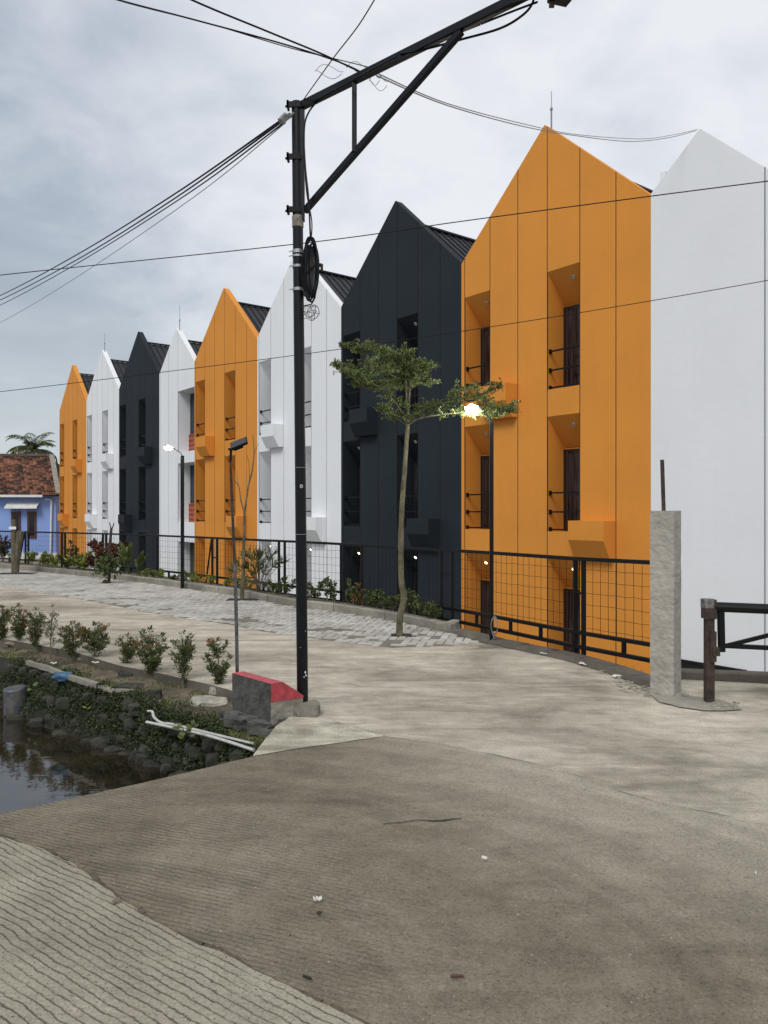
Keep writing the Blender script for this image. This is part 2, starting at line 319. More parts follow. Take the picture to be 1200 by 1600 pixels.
def empty(name, loc, rz=0, label=None, cat=None, group=None):
    o = bpy.data.objects.new(name, None); col.objects.link(o); o.location = loc; o.rotation_euler = (0, 0, rz); o.empty_display_size = .2
    return tag(o, label, cat, group)
def loc_(root, pts):         # world points -> root's local (roots without rotation)
    return [Vector(p)-root.location for p in pts]
def spline(pts, n=10):
    pts = [Vector(p) for p in pts]; out = []
    for i in range(len(pts)-1):
        p0 = pts[max(i-1, 0)]; p1 = pts[i]; p2 = pts[i+1]; p3 = pts[min(i+2, len(pts)-1)]
        for k in range(n):
            t = k/n
            out.append(.5*((2*p1)+(-p0+p2)*t+(2*p0-5*p1+4*p2-p3)*t*t+(-p0+3*p1-3*p2+p3)*t**3))
    out.append(pts[-1]); return out
def rv(): 
    while True:
        v = Vector((random.uniform(-1, 1), random.uniform(-1, 1), random.uniform(-1, 1)))
        if .05 < v.length < 1: return v.normalized()
# ------------------------------------------------------------------ the row houses
TH = math.atan(933/F); CT, ST = math.cos(TH), math.sin(TH)
K = 17.2; PD = K*CT
def wallpt(x, h=0):          # picture x on the facade plane -> world point
    Z = F*K/(x+333); t = (Z-PD*ST)/CT
    return Vector((PD*CT-t*ST, Z, CH+K*h))
xs = [93, 135, 186, 249, 304, 402, 533, 721, 1017]
S = [-(F*K/(x+333)-PD*ST)/CT for x in xs]
H = lambda h: CH+K*h
EAVE, PEAK = H(.3645), H(.5085)
BASE = -1.75
UL = [.0, .022, .185, .352, .515, .681, .850, 1.0]
GJ = .010            # half joint width
rz_h = -(math.pi/2-TH)
def house(i, s0, s1, color, label, mirror=False, rod=None, kind='std'):
    W = s1-s0; m = M[color]; jm = M['joint'] if color != 'white' else M['joint_w']
    full = 5.45
    base = Vector((PD*CT+s0*ST, PD*ST-s0*CT, BASE))
    root = empty('row_house', base, rz_h, label, 'house', 'row houses with steep front gables')
    e, pk = EAVE-BASE, PEAK-BASE
    slope = (pk-e)/(full/2)
    apex = W/2
    if kind == 'end': apex = 1.04; pk = H(.418)-BASE; e = H(.366)-BASE
    elif W < 5: pk = e+slope*W/2
    def top(x):
        if kind == 'end': return e+(pk-e)*x/apex if x < apex else pk-(x-apex)*.95
        return pk-slope*abs(x-apex)
    w = MB()
    # panel edges
    if kind == 'std': ed = [u*W for u in UL]
    elif kind == 'stair': ed = [0, .035*W, .28*W, .55*W, .76*W, W]
    else: ed = [0, 2.26, W]
    hz = lambda h: H(h)-BASE
    floors = [(hz(.158), hz(.313)), (hz(-.028), hz(.1228)), (0, hz(-.0632))]
    if kind == 'stair': floors = [(hz(.147), hz(.303)), (hz(-.031), hz(.119)), (0, hz(-.08))]
    REC = .62; DROP = .69
    T = .02        # facing panel thickness over the joints
    for c in range(len(ed)-1):
        a, b_ = ed[c], ed[c+1]
        a2 = a+(GJ if c > 0 else 0); b2 = b_-(GJ if c < len(ed)-2 else 0)
        win = (kind == 'std' and c in (1, 4)) or (kind == 'stair' and c == 3)
        if kind == 'stair' and c == 3: b2 = ed[5]-.0
        if kind == 'stair' and c == 4:        # only above the openings
            w.add([(ed[4], -.003, floors[0][1]+.0), (W, -.003, floors[0][1]), (W, -.003, top(W)), (ed[4], -.003, top(ed[4]))], [(0, 1, 2, 3)], 0); continue
        xs_ = [a2, b2] if not (a2 < apex < b2) else [a2, apex, b2]
        if kind == 'stair' and c == 3: xs_ = [a2, ed[4]-GJ]
        segs = []
        if win:
            zs = 0
            for (f0, f1) in sorted(floors):
                if f0 > 0 and f0 > zs: segs.append((zs, f0))
                zs = f1
            segs.append((zs, None))
        else: segs = [(0, None)]
        for (z0, z1) in segs:
            if z1 is not None: w.add([(a2, 0, z0), (b2, 0, z0), (b2, 0, z1), (a2, 0, z1)], [(0, 1, 2, 3)], 0)
            else:
                vs = [(xs_[0], 0, z0), (xs_[-1], 0, z0)]+[(x, 0, top(x)) for x in reversed(xs_)]
                w.add(vs, [list(range(len(vs)))], 0)
        if win:   # recess behind the opening: jambs, sloping soffit, floor, back
            xa, xb = a2, b2
            for (f0, f1) in floors:
                dr = DROP if kind == 'std' else .05
                w.add([(xa, 0, f0), (xa, REC, f0), (xa, REC, f1-dr), (xa, 0, f1)], [(0, 3, 2, 1)], 0)
                w.add([(xb, 0, f0), (xb, REC, f0), (xb, REC, f1-dr), (xb, 0, f1)], [(0, 1, 2, 3)], 0)
                w.add([(xa, 0, f1), (xa, REC, f1-dr), (xb, REC, f1-dr), (xb, 0, f1)], [(0, 1, 2, 3)], 0)
                w.add([(xa, 0, f0), (xb, 0, f0), (xb, REC, f0), (xa, REC, f0)], [(0, 1, 2, 3)], 0)
                w.add([(xa, REC, f0), (xb, REC, f0), (xb, REC, f1-dr), (xa, REC, f1-dr)], [(0, 1, 2, 3)], 0)
        # joint strip
        if c < len(ed)-2 and not (kind == 'stair' and c == 3):
            zt = top(b_)
            w.add([(b_-GJ, .018, 0), (b_+GJ, .018, 0), (b_+GJ, .018, zt-.02), (b_-GJ, .018, zt-.02)], [(0, 1, 2, 3)], 1)
            for sx in (-GJ, GJ):
                w.add([(b_+sx, 0, 0), (b_+sx, .018, 0), (b_+sx, .018, zt), (b_+sx, 0, zt)], [(0, 1, 2, 3)], 1)
    # parapet top, thickness and back of gable
    TP = .24; xs_ = [0, apex, W]
    for k in range(2):
        x0, x1 = xs_[k], xs_[k+1]
        w.add([(x0, 0, top(x0)), (x1, 0, top(x1)), (x1, TP, top(x1)), (x0, TP, top(x0))], [(0, 1, 2, 3)], 0)
        w.add([(x0, TP, top(x0)), (x1, TP, top(x1)), (x1, TP, top(x1)-1.1), (x0, TP, top(x0)-1.1)], [(0, 1, 2, 3)], 0)
    DEP = 9.0
    w.add([(0.002, 0.0, 0), (0.002, DEP, 0), (0.002, DEP, e-.5), (0.002, TP, e-.5), (.002, TP, e), (0.002, 0, e)], [(0, 5, 4, 3, 2, 1)], 0)
    we = top(W)
    w.add([(W-.002, 0.0, 0), (W-.002, DEP, 0), (W-.002, DEP, we-.5), (W-.002, TP, we-.5), (W-.002, TP, we), (W-.002, 0, we)], [(0, 1, 2, 3, 4, 5)], 0)
    w.add([(0, DEP, 0), (W, DEP, 0), (W, DEP, we-.5), (apex, DEP, pk-.55), (0, DEP, e-.5)], [(0, 4, 3, 2, 1)], 0)
    w.build('wall', [m, jm], root)
    # roof: folded standing seam metal
    r = MB(); OFF = .53
    for k in range(2):
        x0, x1 = xs_[k], xs_[k+1]
        z0, z1 = top(x0)-OFF, top(x1)-OFF
        r.add([(x0, TP+.01, z0), (x1, TP+.01, z1), (x1, DEP, z1), (x0, DEP, z0)], [(0, 1, 2, 3)])
        nr = int((DEP-TP)/.28)
        for q in range(nr+1):
            y = TP+.05+q*.28
            p0 = Vector((x0, y, z0+.02)); p1 = Vector((x1, y, z1+.02)); r.bar(p0, p1, .045, .05)
    r.bar((apex, TP, pk-OFF+.05), (apex, DEP, pk-OFF+.05), .16, .05)
    r.build('roof', M['roof'], root)
    if kind == 'std':
        for c in (1, 4):
            xa, xb = ed[c]+GJ, ed[c+1]-GJ
            for fi, (f0, f1) in enumerate(floors):
                if fi == 2 and i < 3 and False: continue
                dt = f1-DROP
                d = MB(); d.b2((xa+.004, REC-.07, f0+.002), (xb-.004, REC-.004, dt-.03))
                fr = d.build('door', M['frame'], root)
                p = MB(); mid = (xa+xb)/2
                p.b2((xa+.16, REC-.085, f0+.10), (xb-.02, REC-.072, dt-.13), 0)
                p.b2((xa+.10, REC-.093, f0+.05), (xa+.15, REC-.071, dt-.08), 1)
                p.build('pane', [M['glass'], M['alum']], fr)
                # downlight in the sloping soffit
                lx = xa+(xb-xa)*.66; ly = REC*.30; lz = f1-DROP*.30-.012
                lt = MB(); ang = math.atan2(DROP, REC); Tm = Matrix.Rotation(-ang, 3, 'X')
                on = fi == 2
                lt.lathe([(.0, 0), (.03, -.004), (.03, -.012), (.052, -.012), (.055, 0)], (lx, ly, lz), 12, 0, Tm)
                if on: lt.lathe([(0, -.03), (.033, -.022), (.036, -.01)], (lx, ly, lz), 10, 1, Tm)
                lt.build('ceiling_light', [M['lampoff'], M['lampon']], root)
                if fi < 2:
                    for dz in (.87, .44, .045):
                        rl = MB()
                        rl.bar((xa, .07, f0+dz), (xb, .07, f0+dz), .035, .035)
                        rl.b2((xa-.0, .035, f0+dz-.05), (xa+.035, .105, f0+dz+.05))
                        rl.build('rail_bar', M['black'], root)
        # air-conditioner ledges
        for up in (True, False):
            c = (2 if up else 5) if not mirror else (5 if up else 2)
            xa, xb = ed[c]+.0, ed[c+1]-.02
            zt = (2.97 if up else -.226)+CH-BASE
            l = MB(); PR = .40
            pr = [(0.02, zt), (-PR, zt), (-PR, zt-.41), (-.19, zt-.78), (0.02, zt-.78)]
            for (xx, flip) in ((xa, 0), (xb, 1)):
                vs = [(xx, y, z) for y, z in pr]; l.add(vs, [[0, 1, 2, 3, 4][::-1] if flip else [0, 1, 2, 3, 4]])
            for q in range(4):
                (y0, z0), (y1, z1) = pr[q], pr[q+1]
                l.add([(xa, y0, z0), (xb, y0, z0), (xb, y1, z1), (xa, y1, z1)], [(0, 1, 2, 3)])
            l.build('equipment_ledge', m, root)
    elif kind == 'stair':
        xa, xb = ed[3]+GJ, ed[5]
        for fi, (f0, f1) in enumerate(floors):
            mw = MB(); zb = f0+(f1-f0)*.30 if fi < 2 else f0+.5
            mw.b2((xa+.02, REC-.06, zb), (xb-.01, REC-.004, f1-.08)); fr = mw.build('window', M['frame'], root)
            gp = MB(); gp.b2((xa+.3, REC-.075, zb+.08), (xb-.1, REC-.062, f1-.16)); gp.build('pane', M['glass'], fr)
            if fi < 2:
                bk = MB(); x = xa+.02; z = f0+.01
                while z < zb-.1:
                    x = xa+.5*(0)
                    while x < xb-.2:
                        # hollow terracotta blocks
                        for (dx0, dx1, dz0, dz1) in ((0, .22, 0, .03), (0, .22, .17, .2), (0, .03, .03, .17), (.19, .22, .03, .17)):
                            bk.b2((x+dx0, REC-.12, z+dz0), (x+dx1, REC-.01, z+dz1))
                        x += .225
                    z += .205
                bk.build('vent_blocks', M['brickred'], root)
    else:
        pl = MB()   # flat band at the right and small ground window
        pl.add([(2.30, -.03, 0), (W, -.03, 0), (W, -.03, top(W)), (2.30, -.03, top(2.30))], [(0, 1, 2, 3)])
        pl.add([(2.30, -.03, 0), (2.30, -.03, top(2.3)), (2.30, 0, top(2.3)), (2.30, 0, 0)], [(0, 1, 2, 3)])
        pl.add([(2.30, -.03, top(2.3)), (W, -.03, top(W)), (W, 0, top(W)), (2.30, 0, top(2.3))], [(0, 1, 2, 3)])
        pl.build('pilaster', m, root)
        sA = -(F*K/(1040+333)-PD*ST)/CT-s0; sB = -(F*K/(1168+333)-PD*ST)/CT-s0
        ztw = H(-.1665)-BASE
        fm = MB(); 
        for (a, b_) in ((sA, sA+.05), (sB-.05, sB), (sA+(sB-sA)*.68, sA+(sB-sA)*.68+.05)): fm.b2((a, -.035, .02), (b_, .0, ztw-.05))
        fm.b2((sA, -.035, ztw-.05), (sB, 0, ztw)); fr = fm.build('window', M['frame'], root)
        gp = MB(); gp.b2((sA+.05, -.02, .02), (sB-.05, -.004, ztw-.05)); gp.build('pane', M['dglass'], fr)
        ch = MB(); ch.b2((.03, .26, e-.6), (.15, .55, e+.47)); ch.build('chimney', m, root)
    if rod:
        rm = MB(); x0 = apex+.1
        rm.tube([(x0, .12, top(x0)-.05), (x0, .12, top(x0)+.42)], .018, 6); rm.tube([(x0, .12, top(x0)+.42), (x0, .12, top(x0)+rod)], .008, 5)
        rm.lathe([(0, .40), (.03, .42), (.03, .47), (0, .5)], (x0, .12, top(x0)), 8)
        rm.build('lightning_rod', M['greyw'], root)
    return root
specs = [('orange', 'orange gabled house at the far end of the row beside the blue cottage', True, None, 'std'),
         ('white', 'white gabled house between the farthest orange house and the farther charcoal house', True, 1.0, 'std'),
         ('dark', 'farther and smaller looking of the two charcoal gabled houses', True, None, 'std'),
         ('white', 'narrow white gabled stair house with wide open bays and terracotta vent blocks', False, 1.1, 'stair'),
         ('orange', 'orange gabled house in the middle of the row, behind the solar lamp', False, None, 'std'),
         ('white', 'white gabled house directly behind the black utility pole', False, None, 'std'),
         ('dark', 'large charcoal gabled house behind the leafy street tree', False, None, 'std'),
         ('orange', 'largest and nearest orange gabled house with a lightning rod on its peak', False, .85, 'std')]
houses = [house(i, S[i], S[i+1], *[specs[i][0], specs[i][1]], mirror=specs[i][2], rod=specs[i][3], kind=specs[i][4]) for i in range(8)]
houses.append(house(8, S[8], S[8]+3.3, 'white', 'blank windowless white gabled house at the right end behind the concrete pillar', kind='end'))
# ------------------------------------------------------------------ ground, road, canal
kerb_px = [(0, 887), (100, 897), (200, 907), (287, 919), (375, 932), (462, 949), (533, 957), (613, 970), (693, 988)]
kerb = [Vector((-34, 41.5, 0))]+[G(*p) for p in kerb_px]
low_px = [(700, 990), (765, 1008), (835, 1021), (885, 1033), (945, 1051), (1016, 1077)]
lowk = [G(*p) for p in low_px]
fence_px = [(-60, 829, 24.3), (0, 830, 22.8), (100, 832.5, 20.5), (200, 835, 18.7), (300, 839, 16.6), (375, 842.5, 15.1), (465, 846.5, 13.6), (533, 850, 12.8), (600, 854.5, 11.9), (645, 857, 11.3), (720, 861, 10.35), (770, 864, 9.7), (900, 873, 8.4), (1030, 879.5, 7.4)]
fl = [P(x, y, z) for x, y, z in fence_px]
soil_px = [(352, 1076), (330, 1070), (250, 1052), (187, 1040), (110, 1017), (0, 997)]
soil = [G(*p) for p in soil_px]+[Vector((-14, 16.5, 0)), Vector((-34, 31, 0))]
edge_px = [(398, 1168), (333, 1133), (270, 1112), (233, 1098), (210, 1084), (167, 1073), (123, 1060), (75, 1040), (37, 1032), (0, 1023)]
bank = [G(x, y, -.12) for x, y in edge_px]+[Vector((-14, 15.2, -.12)), Vector((-34, 29.5, -.12))]
bound_px = [(395, 1183), (470, 1170), (600, 1150), (700, 1165), (870, 1205), (1050, 1262), (1200, 1290)]
bound = [G(*p) for p in bound_px]
patch_edge = [G(x, y) for x, y in ((395, 1183), (402, 1172), (412, 1160), (424, 1145), (431, 1136), (440, 1130))]
near_edge = [G(x, y) for x, y in ((395, 1183), (300, 1206), (215, 1226), (100, 1251), (0, 1273))]
def jit(pts, n, amp, seed=0):
    out = []
    for i in range(len(pts)-1):
        a, b_ = Vector(pts[i]), Vector(pts[i+1]); L_ = (b_-a).length; k = max(1, min(n, int(L_/.04)))
        d = (b_-a).normalized(); nx = Vector((-d.y, d.x, 0))
        for j in range(k):
            p = a+(b_-a)*j/k; q = nx*amp*(noise.noise(p*9+Vector((seed, 0, 0)))+.5*noise.noise(p*30))
            out.append(p+(q if (i or j) else Vector()))
    out.append(Vector(pts[-1])); return out
def fill(mb, poly, z, mi=0):
    n = len(poly); a = sum(poly[i][0]*poly[(i+1) % n][1]-poly[(i+1) % n][0]*poly[i][1] for i in range(n))
    if a < 0: poly = poly[::-1]
    bm = bmesh.new(); vs = [bm.verts.new((p[0], p[1], z)) for p in poly]; f = bm.faces.new(vs)
    r_ = bmesh.ops.triangulate(bm, faces=[f]); bm.verts.index_update()
    mb.add([v.co.copy() for v in bm.verts], [[v.index for v in t.verts] for t in bm.faces], mi); bm.free()
def skirt(mb, pts, z0, z1, mi=0):
    for i in range(len(pts)-1):
        p, q = pts[i], pts[i+1]; mb.add([(p[0], p[1], z0), (q[0], q[1], z0), (q[0], q[1], z1), (p[0], p[1], z1)], [(0, 1, 2, 3)], mi)
# wide surrounding ground, lower than the road
g = MB(); 
def rect(a, b_, z): g.add([(a[0], a[1], z), (b_[0], a[1], z), (b_[0], b_[1], z), (a[0], b_[1], z)], [(0, 1, 2, 3)])
rect((-900, -900), (900, 900), BASE+.05)
tag(g.build('ground', simple('yard_ground', (.20, .185, .15), rough=1, var=.3, scale=.8, bump=.6, bscale=12, c2=(.13, .12, .09))), kind='structure')
# far road surface
far_right = [G(1067, 1061.5), G(1200, 1068.5), Vector((14, 6.3, 0)), Vector((60, 3, 0))]
kline = kerb+lowk+[G(1030, 1079)]+far_right
rd = MB()
poly = [Vector((-34, 41.5, 0))]+kline[1:]+[Vector((60, -30, 0)), Vector((8, -12, 0)), G(1200, 1292), G(1050, 1264), G(870, 1207), G(700, 1167), G(600, 1152), G(470, 1172)]+patch_edge+[G(455, 1118), G(372, 1082)]+soil
fill(rd, poly, 0)
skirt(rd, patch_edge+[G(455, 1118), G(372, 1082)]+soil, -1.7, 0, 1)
skirt(rd, kline, -1.75, 0)
tag(rd.build('road', [M['far'], M['kerbd']]), kind='structure')
# nearer, browner road slab (laid 4 mm higher)
nb = jit(bound, 30, .02, 3)
nr_ = MB(); np_ = nb+[Vector((60, -17, 0)), Vector((60, -60, 0)), Vector((-60, -60, 0)), Vector((-60, -42, 0))]+[Vector((-12, -3.9, 0))]+[Vector(p) for p in jit(near_edge[::-1], 20, .006, 5)]
fill(nr_, np_[:-1], .004)
skirt(nr_, [Vector((-12, -3.9, 0))]+near_edge[::-1], -1.7, .004)
tag(nr_.build('road_slab', M['near']), kind='structure')
# pale concrete apron by the canal
pa = MB()
inner = jit([G(600, 1152), G(560, 1140), G(520, 1128), G(497, 1124), G(470, 1122), G(452, 1122), G(440, 1130)], 20, .03, 8)
pp = [G(395, 1183), G(470, 1170.5)]+inner+[G(431, 1136), G(424, 1145), G(412, 1160), G(402, 1172)]
fill(pa, jit(pp+[pp[0]], 20, .006, 2)[:-1], .008)
tag(pa.build('apron', M['patch']), kind='structure')
# raked slab in the corner
pb_px = [(-25, 1303), (0, 1312), (60, 1328), (110, 1352), (170, 1395), (230, 1438), (300, 1476), (380, 1512), (470, 1556), (560, 1603)]
pb = jit([G(*p) for p in pb_px]+[Vector((.7, 1.85, 0)), Vector((4, -1, 0))], 40, .014, 9)
ra = MB(); fill(ra, pb+[Vector((4, -12, 0)), Vector((-14, -12, 0)), Vector((-8, -1, 0))], .014)
skirt(ra, pb, 0, .014)
tag(ra.build('footpath', M['path']), kind='structure')
cr = MB()      # crack filled with dirt between the slabs
pbl = pb[:-1]
for i in range(len(pbl)-1):
    p, q = pbl[i], pbl[i+1]; d = (q-p); 
    if d.length < 1e-5: continue
    d.normalize(); nx = Vector((-d.y, d.x, 0))
    wd = .012+.022*max(0, noise.noise(p*4)+.4)
    w2 = .012+.022*max(0, noise.noise(q*4)+.4)
    if nx.y < 0: nx = -nx
    cr.add([(p.x, p.y, .008), (q.x, q.y, .008), (q.x+nx.x*w2, q.y+nx.y*w2, .008), (p.x+nx.x*wd, p.y+nx.y*wd, .008)], [(0, 1, 2, 3)])
tag(cr.build('dirt_seam', M['soil']), kind='structure')
def crackline(px, w_, z, seed):
    g_ = jit([G(*p) for p in px], 60, .022, seed); mb = MB()
    for i in range(len(g_)-1):
        p, q = g_[i], g_[i+1]; d = q-p
        if d.length < 1e-5: continue
        d.normalize(); nx = Vector((-d.y, d.x, 0)); a = w_*max(.15, .5+noise.noise(p*5)*1.6); c = w_*max(.15, .5+noise.noise(q*5)*1.6)
        mb.add([(p.x-nx.x*a, p.y-nx.y*a, z), (q.x-nx.x*c, q.y-nx.y*c, z), (q.x+nx.x*c, q.y+nx.y*c, z), (p.x+nx.x*a, p.y+nx.y*a, z)], [(0, 1, 2, 3)])
    tag(mb.build('road_crack', M['mud'] if 'mud' in M else M['joint']), kind='structure')
crackline([(690, 1163), (760, 1178), (870, 1204), (960, 1236), (1050, 1262), (1130, 1276), (1215, 1293)], .004, .009, 1)
crackline([(598, 1290), (640, 1286), (690, 1283), (722, 1281)], .004, .009, 2)
crackline([(520, 1129), (560, 1140), (600, 1150), (700, 1164)], .003, .012, 3)
crackline([(480, 1064), (600, 1075), (760, 1068), (900, 1085)], .003, .004, 4)
# canal water and bed
WL = -.60
wa = MB(); wp = near_edge+[Vector((-12, -3.9, 0)), Vector((-60, -42, 0)), Vector((-60, 52, 0)), Vector((-34, 31.5, 0)), Vector((-14, 17, 0)), G(0, 985), G(200, 1030), G(352, 1065), Vector((-.5, 5.9, 0)), Vector((-.5, 5.0, 0))]
fill(wa, wp, WL)
tag(wa.build('water', M['water']), kind='structure')
# bank: soil strip and stone face
bk = MB(); NB = 60
def along(pts, n):
    L_ = [0]
    for i in range(len(pts)-1): L_.append(L_[-1]+(pts[i+1]-pts[i]).length)
    out = []
    for k in range(n+1):
        t = L_[-1]*(k/n)**1.6; i = 0
        while i < len(L_)-2 and L_[i+1] < t: i += 1
        out.append(pts[i].lerp(pts[i+1], (t-L_[i])/(L_[i+1]-L_[i])))
    return out
A = along([G(455, 1120)]+[G(372, 1084)]+soil, 110); B = along([G(420, 1160, -.12)]+bank, 110)
rows = 8
gr = []
for i in range(len(A)):
    r_ = []
    for j in range(rows+1):
        t = j/rows; p = A[i].lerp(B[i], t)
        z = -.085-.05*t+.02*noise.noise(p*4)+.02*noise.noise(p*12)
        r_.append(Vector((p.x, p.y, z)))
    # face down to the water
    d = (B[min(i+1, len(B)-1)]-B[max(i-1, 0)]).normalized(); nx = Vector((-d.y, d.x, 0))
    if nx.y > 0: nx = -nx
    for z, o in ((-.22, .06), (-.36, .13), (-.5, .21), (-.65, .28), (-1.2, .36)):
        sl_ = min(1, max(.12, (B[i].y-6.2)/2.2)); q = B[i]+nx*(o*1.3*sl_+.04*noise.noise(B[i]*5+Vector((0, 0, z*3)))); r_.append(Vector((q.x, q.y, z)))
    gr.append(r_)
n_ = len(gr[0]); vs = [p for r_ in gr for p in r_]; fs = []; 
for i in range(len(gr)-1):
    for j in range(n_-1):
        bk.f.append([i*n_+j, i*n_+j+1, (i+1)*n_+j+1, (i+1)*n_+j]); bk.m.append(0 if j < rows else 1)
bk.v = [tuple(p) for p in vs]
tag(bk.build('canal_bank', [M['soil'], M['mud']], smooth=True), kind='structure')
BF = gr        # keep for scattering
# rubble stones of the retaining wall: one wall
st = MB(); k = 0
for i in range(0, 88):
    for zi, z in enumerate((-.22, -.36, -.5, -.60)):
        if random.random() < .12: continue
        a, b_ = gr[i], gr[i+1]; p = a[rows+1+zi].lerp(b_[rows+1+zi], random.random()); 
        s_ = random.uniform(.05, .095)
        st.rock((p.x+random.uniform(-.03, .03), p.y-.0, z+random.uniform(-.03, .03)), (s_*1.3, s_*.75, s_*.85), k, sub=2, rough=.4); k += 1
tag(st.build('retaining_wall', M['stone']), 'rubble stone retaining wall of the canal bank below the shrub row', 'wall')
# ------------------------------------------------------------------ kerbs
def kerbrun(name, pts, wdt, hgt, mat, seg=.6, side=1, z0=-.05, cham=.015, zb=0):
    mb = MB(); P_ = []
    L_ = [0]
    for i in range(len(pts)-1): L_.append(L_[-1]+(pts[i+1]-pts[i]).length)
    def at(t):
        t = max(0, min(L_[-1], t)); i = 0
        while i < len(L_)-2 and L_[i+1] < t: i += 1
        return pts[i].lerp(pts[i+1], (t-L_[i])/(L_[i+1]-L_[i]))
    t = 0
    while t < L_[-1]-.05:
        e = min(t+seg, L_[-1]); p, q = at(t), at(e-.008); d = (q-p).normalized(); nx = Vector((-d.y, d.x, 0))*side
        dz = random.uniform(-.006, .006); o = nx*random.uniform(-.008, .008)
        pr = [(0, z0), (0, hgt-cham+dz), (cham, hgt+dz), (wdt, hgt+dz), (wdt, z0)]
        vs = [p+o+nx*a+Vector((0, 0, b_+zb)) for a, b_ in pr]+[q+o+nx*a+Vector((0, 0, b_+zb)) for a, b_ in pr]
        mb.add(vs, [(0, 1, 6, 5), (1, 2, 7, 6), (2, 3, 8, 7), (3, 4, 9, 8), (0, 4, 3, 2, 1), (5, 6, 7, 8, 9)]); t = e
    return tag(mb.build(name, mat), kind='structure')
kp = kerb+[G(704, 989)]
kerbrun('kerb', [p for p in kp], .11, .12, M['kerb'], seg=.6, side=1)
# planter end return
d_ = (fl[10]-fl[9]); 
kerbrun('kerb_end', [G(704, 989)+Vector((.0, .03, 0)), G(704, 989)+Vector((.16, .36, 0))], .11, .118, M['kerb'], seg=.5, side=1)
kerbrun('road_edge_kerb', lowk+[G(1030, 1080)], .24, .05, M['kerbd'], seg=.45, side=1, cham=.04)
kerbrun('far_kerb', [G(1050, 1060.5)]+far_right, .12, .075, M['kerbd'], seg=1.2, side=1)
# planter soil between kerb and fence
ps = MB(); kA = along([p for p in kerb]+[G(704, 989)], 60); 
fence_g = [Vector((p.x, p.y, 0)) for p in fl]
fB = along([Vector((-33, 43.2, 0))]+[fence_g[i] for i in range(0, 10)]+[fence_g[9].lerp(fence_g[10], .75)], 60)
for i in range(60):
    a, b_, c, d = kA[i], kA[i+1], fB[i+1], fB[i]
    o = .08; ps.add([(a.x, a.y+o, .085), (b_.x, b_.y+o, .085), (c.x, c.y+.15, .08), (d.x, d.y+.15, .08)], [(0, 1, 2, 3)])
    ps.add([(d.x, d.y+.15, .08), (c.x, c.y+.15, .08), (c.x, c.y+.15, -1.7), (d.x, d.y+.15, -1.7)], [(0, 1, 2, 3)])
tag(ps.build('planting_bed', M['soil']), kind='structure')
# ------------------------------------------------------------------ herringbone pavers
pav_far = [Vector((-30, 37.5, 0))]+[G(x, y+1) for x, y in kerb_px]+[G(704, 991), G(736, 1000.5)]
pav_near = [G(738, 1003), G(707, 1009), G(613, 1012), G(560, 1007), (G(500, 999)), G(462, 993), G(412, 987), G(358, 976), G(296, 967), G(233, 957), G(162, 943), G(83, 929), G(0, 915), Vector((-30, 28.5, 0))]
pavpoly = pav_far+pav_near
def inside(p, poly):
    c = False; n = len(poly); j = n-1
    for i in range(n):
        a, b_ = poly[i], poly[j]
        if (a.y > p.y) != (b_.y > p.y) and p.x < (b_.x-a.x)*(p.y-a.y)/(b_.y-a.y)+a.x: c = not c
        j = i
    return c
pv = MB(); a_ = R(-12); ux = Vector((math.cos(a_), math.sin(a_), 0)); uy = Vector((-math.sin(a_), math.cos(a_), 0)); U = .102
o_ = Vector((-4, 14, 0))
bk2 = MB(); fill(bk2, [p for p in pavpoly], .003); tag(bk2.build('paving_bed', simple('paving_joint_sand', (.15, .14, .115), rough=1, var=.3, scale=6)), kind='structure')
def paver(i, j, hor):
    if hor: c = o_+ux*(i+1)*U+uy*(j+.5)*U; L1, L2 = 2*U-.012, U-.012
    else: c = o_+ux*(i+.5)*U+uy*(j+1)*U; L1, L2 = U-.012, 2*U-.012
    nz = noise.noise(c*1.7)*.30+noise.noise(c*6)*.22; nz *= min(1, max(.15, 1-(c.y-11)/9)) if c.x > -3 else .25
    q = Vector((c.x, c.y, 0))
    if not inside(q, pavpoly): return
    q.y -= abs(nz)*.8-.04
    if c.y > 24: return
    if not inside(q, pavpoly): return
    # sand-covered spots near the ragged edge
    dmin = min((q-Vector(p)).length for p in pav_near)
    if noise.noise(c*2.2+Vector((5, 0, 0)))+.4*noise.noise(c*8) > .26 and dmin < .8: return
    z = .012+random.uniform(-.002, .003); tx, ty = random.uniform(-.012, .012), random.uniform(-.012, .012)
    x1, y1 = ux*L1/2, uy*L2/2; bx, by = ux*(L1/2-.006), uy*(L2/2-.006)
    vs = [c-x1-y1, c+x1-y1, c+x1+y1, c-x1+y1]; vt = [c-bx-by, c+bx-by, c+bx+by, c-bx+by]
    vs = [Vector((v.x, v.y, .002)) for v in vs]; vt = [Vector((v.x, v.y, z+(v-c).x*tx+(v-c).y*ty)) for v in vt]
    pv.add(vs+vt, [(4, 5, 6, 7), (0, 1, 5, 4), (1, 2, 6, 5), (2, 3, 7, 6), (3, 0, 4, 7)])
rng = 214
for i in range(-rng, rng):
    for j in range(-rng, rng):
        k = (i-j) % 4
        if k == 0: paver(i, j, True)
        elif k == 3: paver(i, j, False) if False else None
        if (i-j) % 4 == 2: pass
# herringbone: horizontals at (i-j)%4==0, verticals at (i-j)%4==2 shifted
for i in range(-rng, rng):
    for j in range(-rng, rng):
        if (i-j) % 4 == 3: paver(i, j, False)
tag(pv.build('paving', M['paver']), kind='structure')
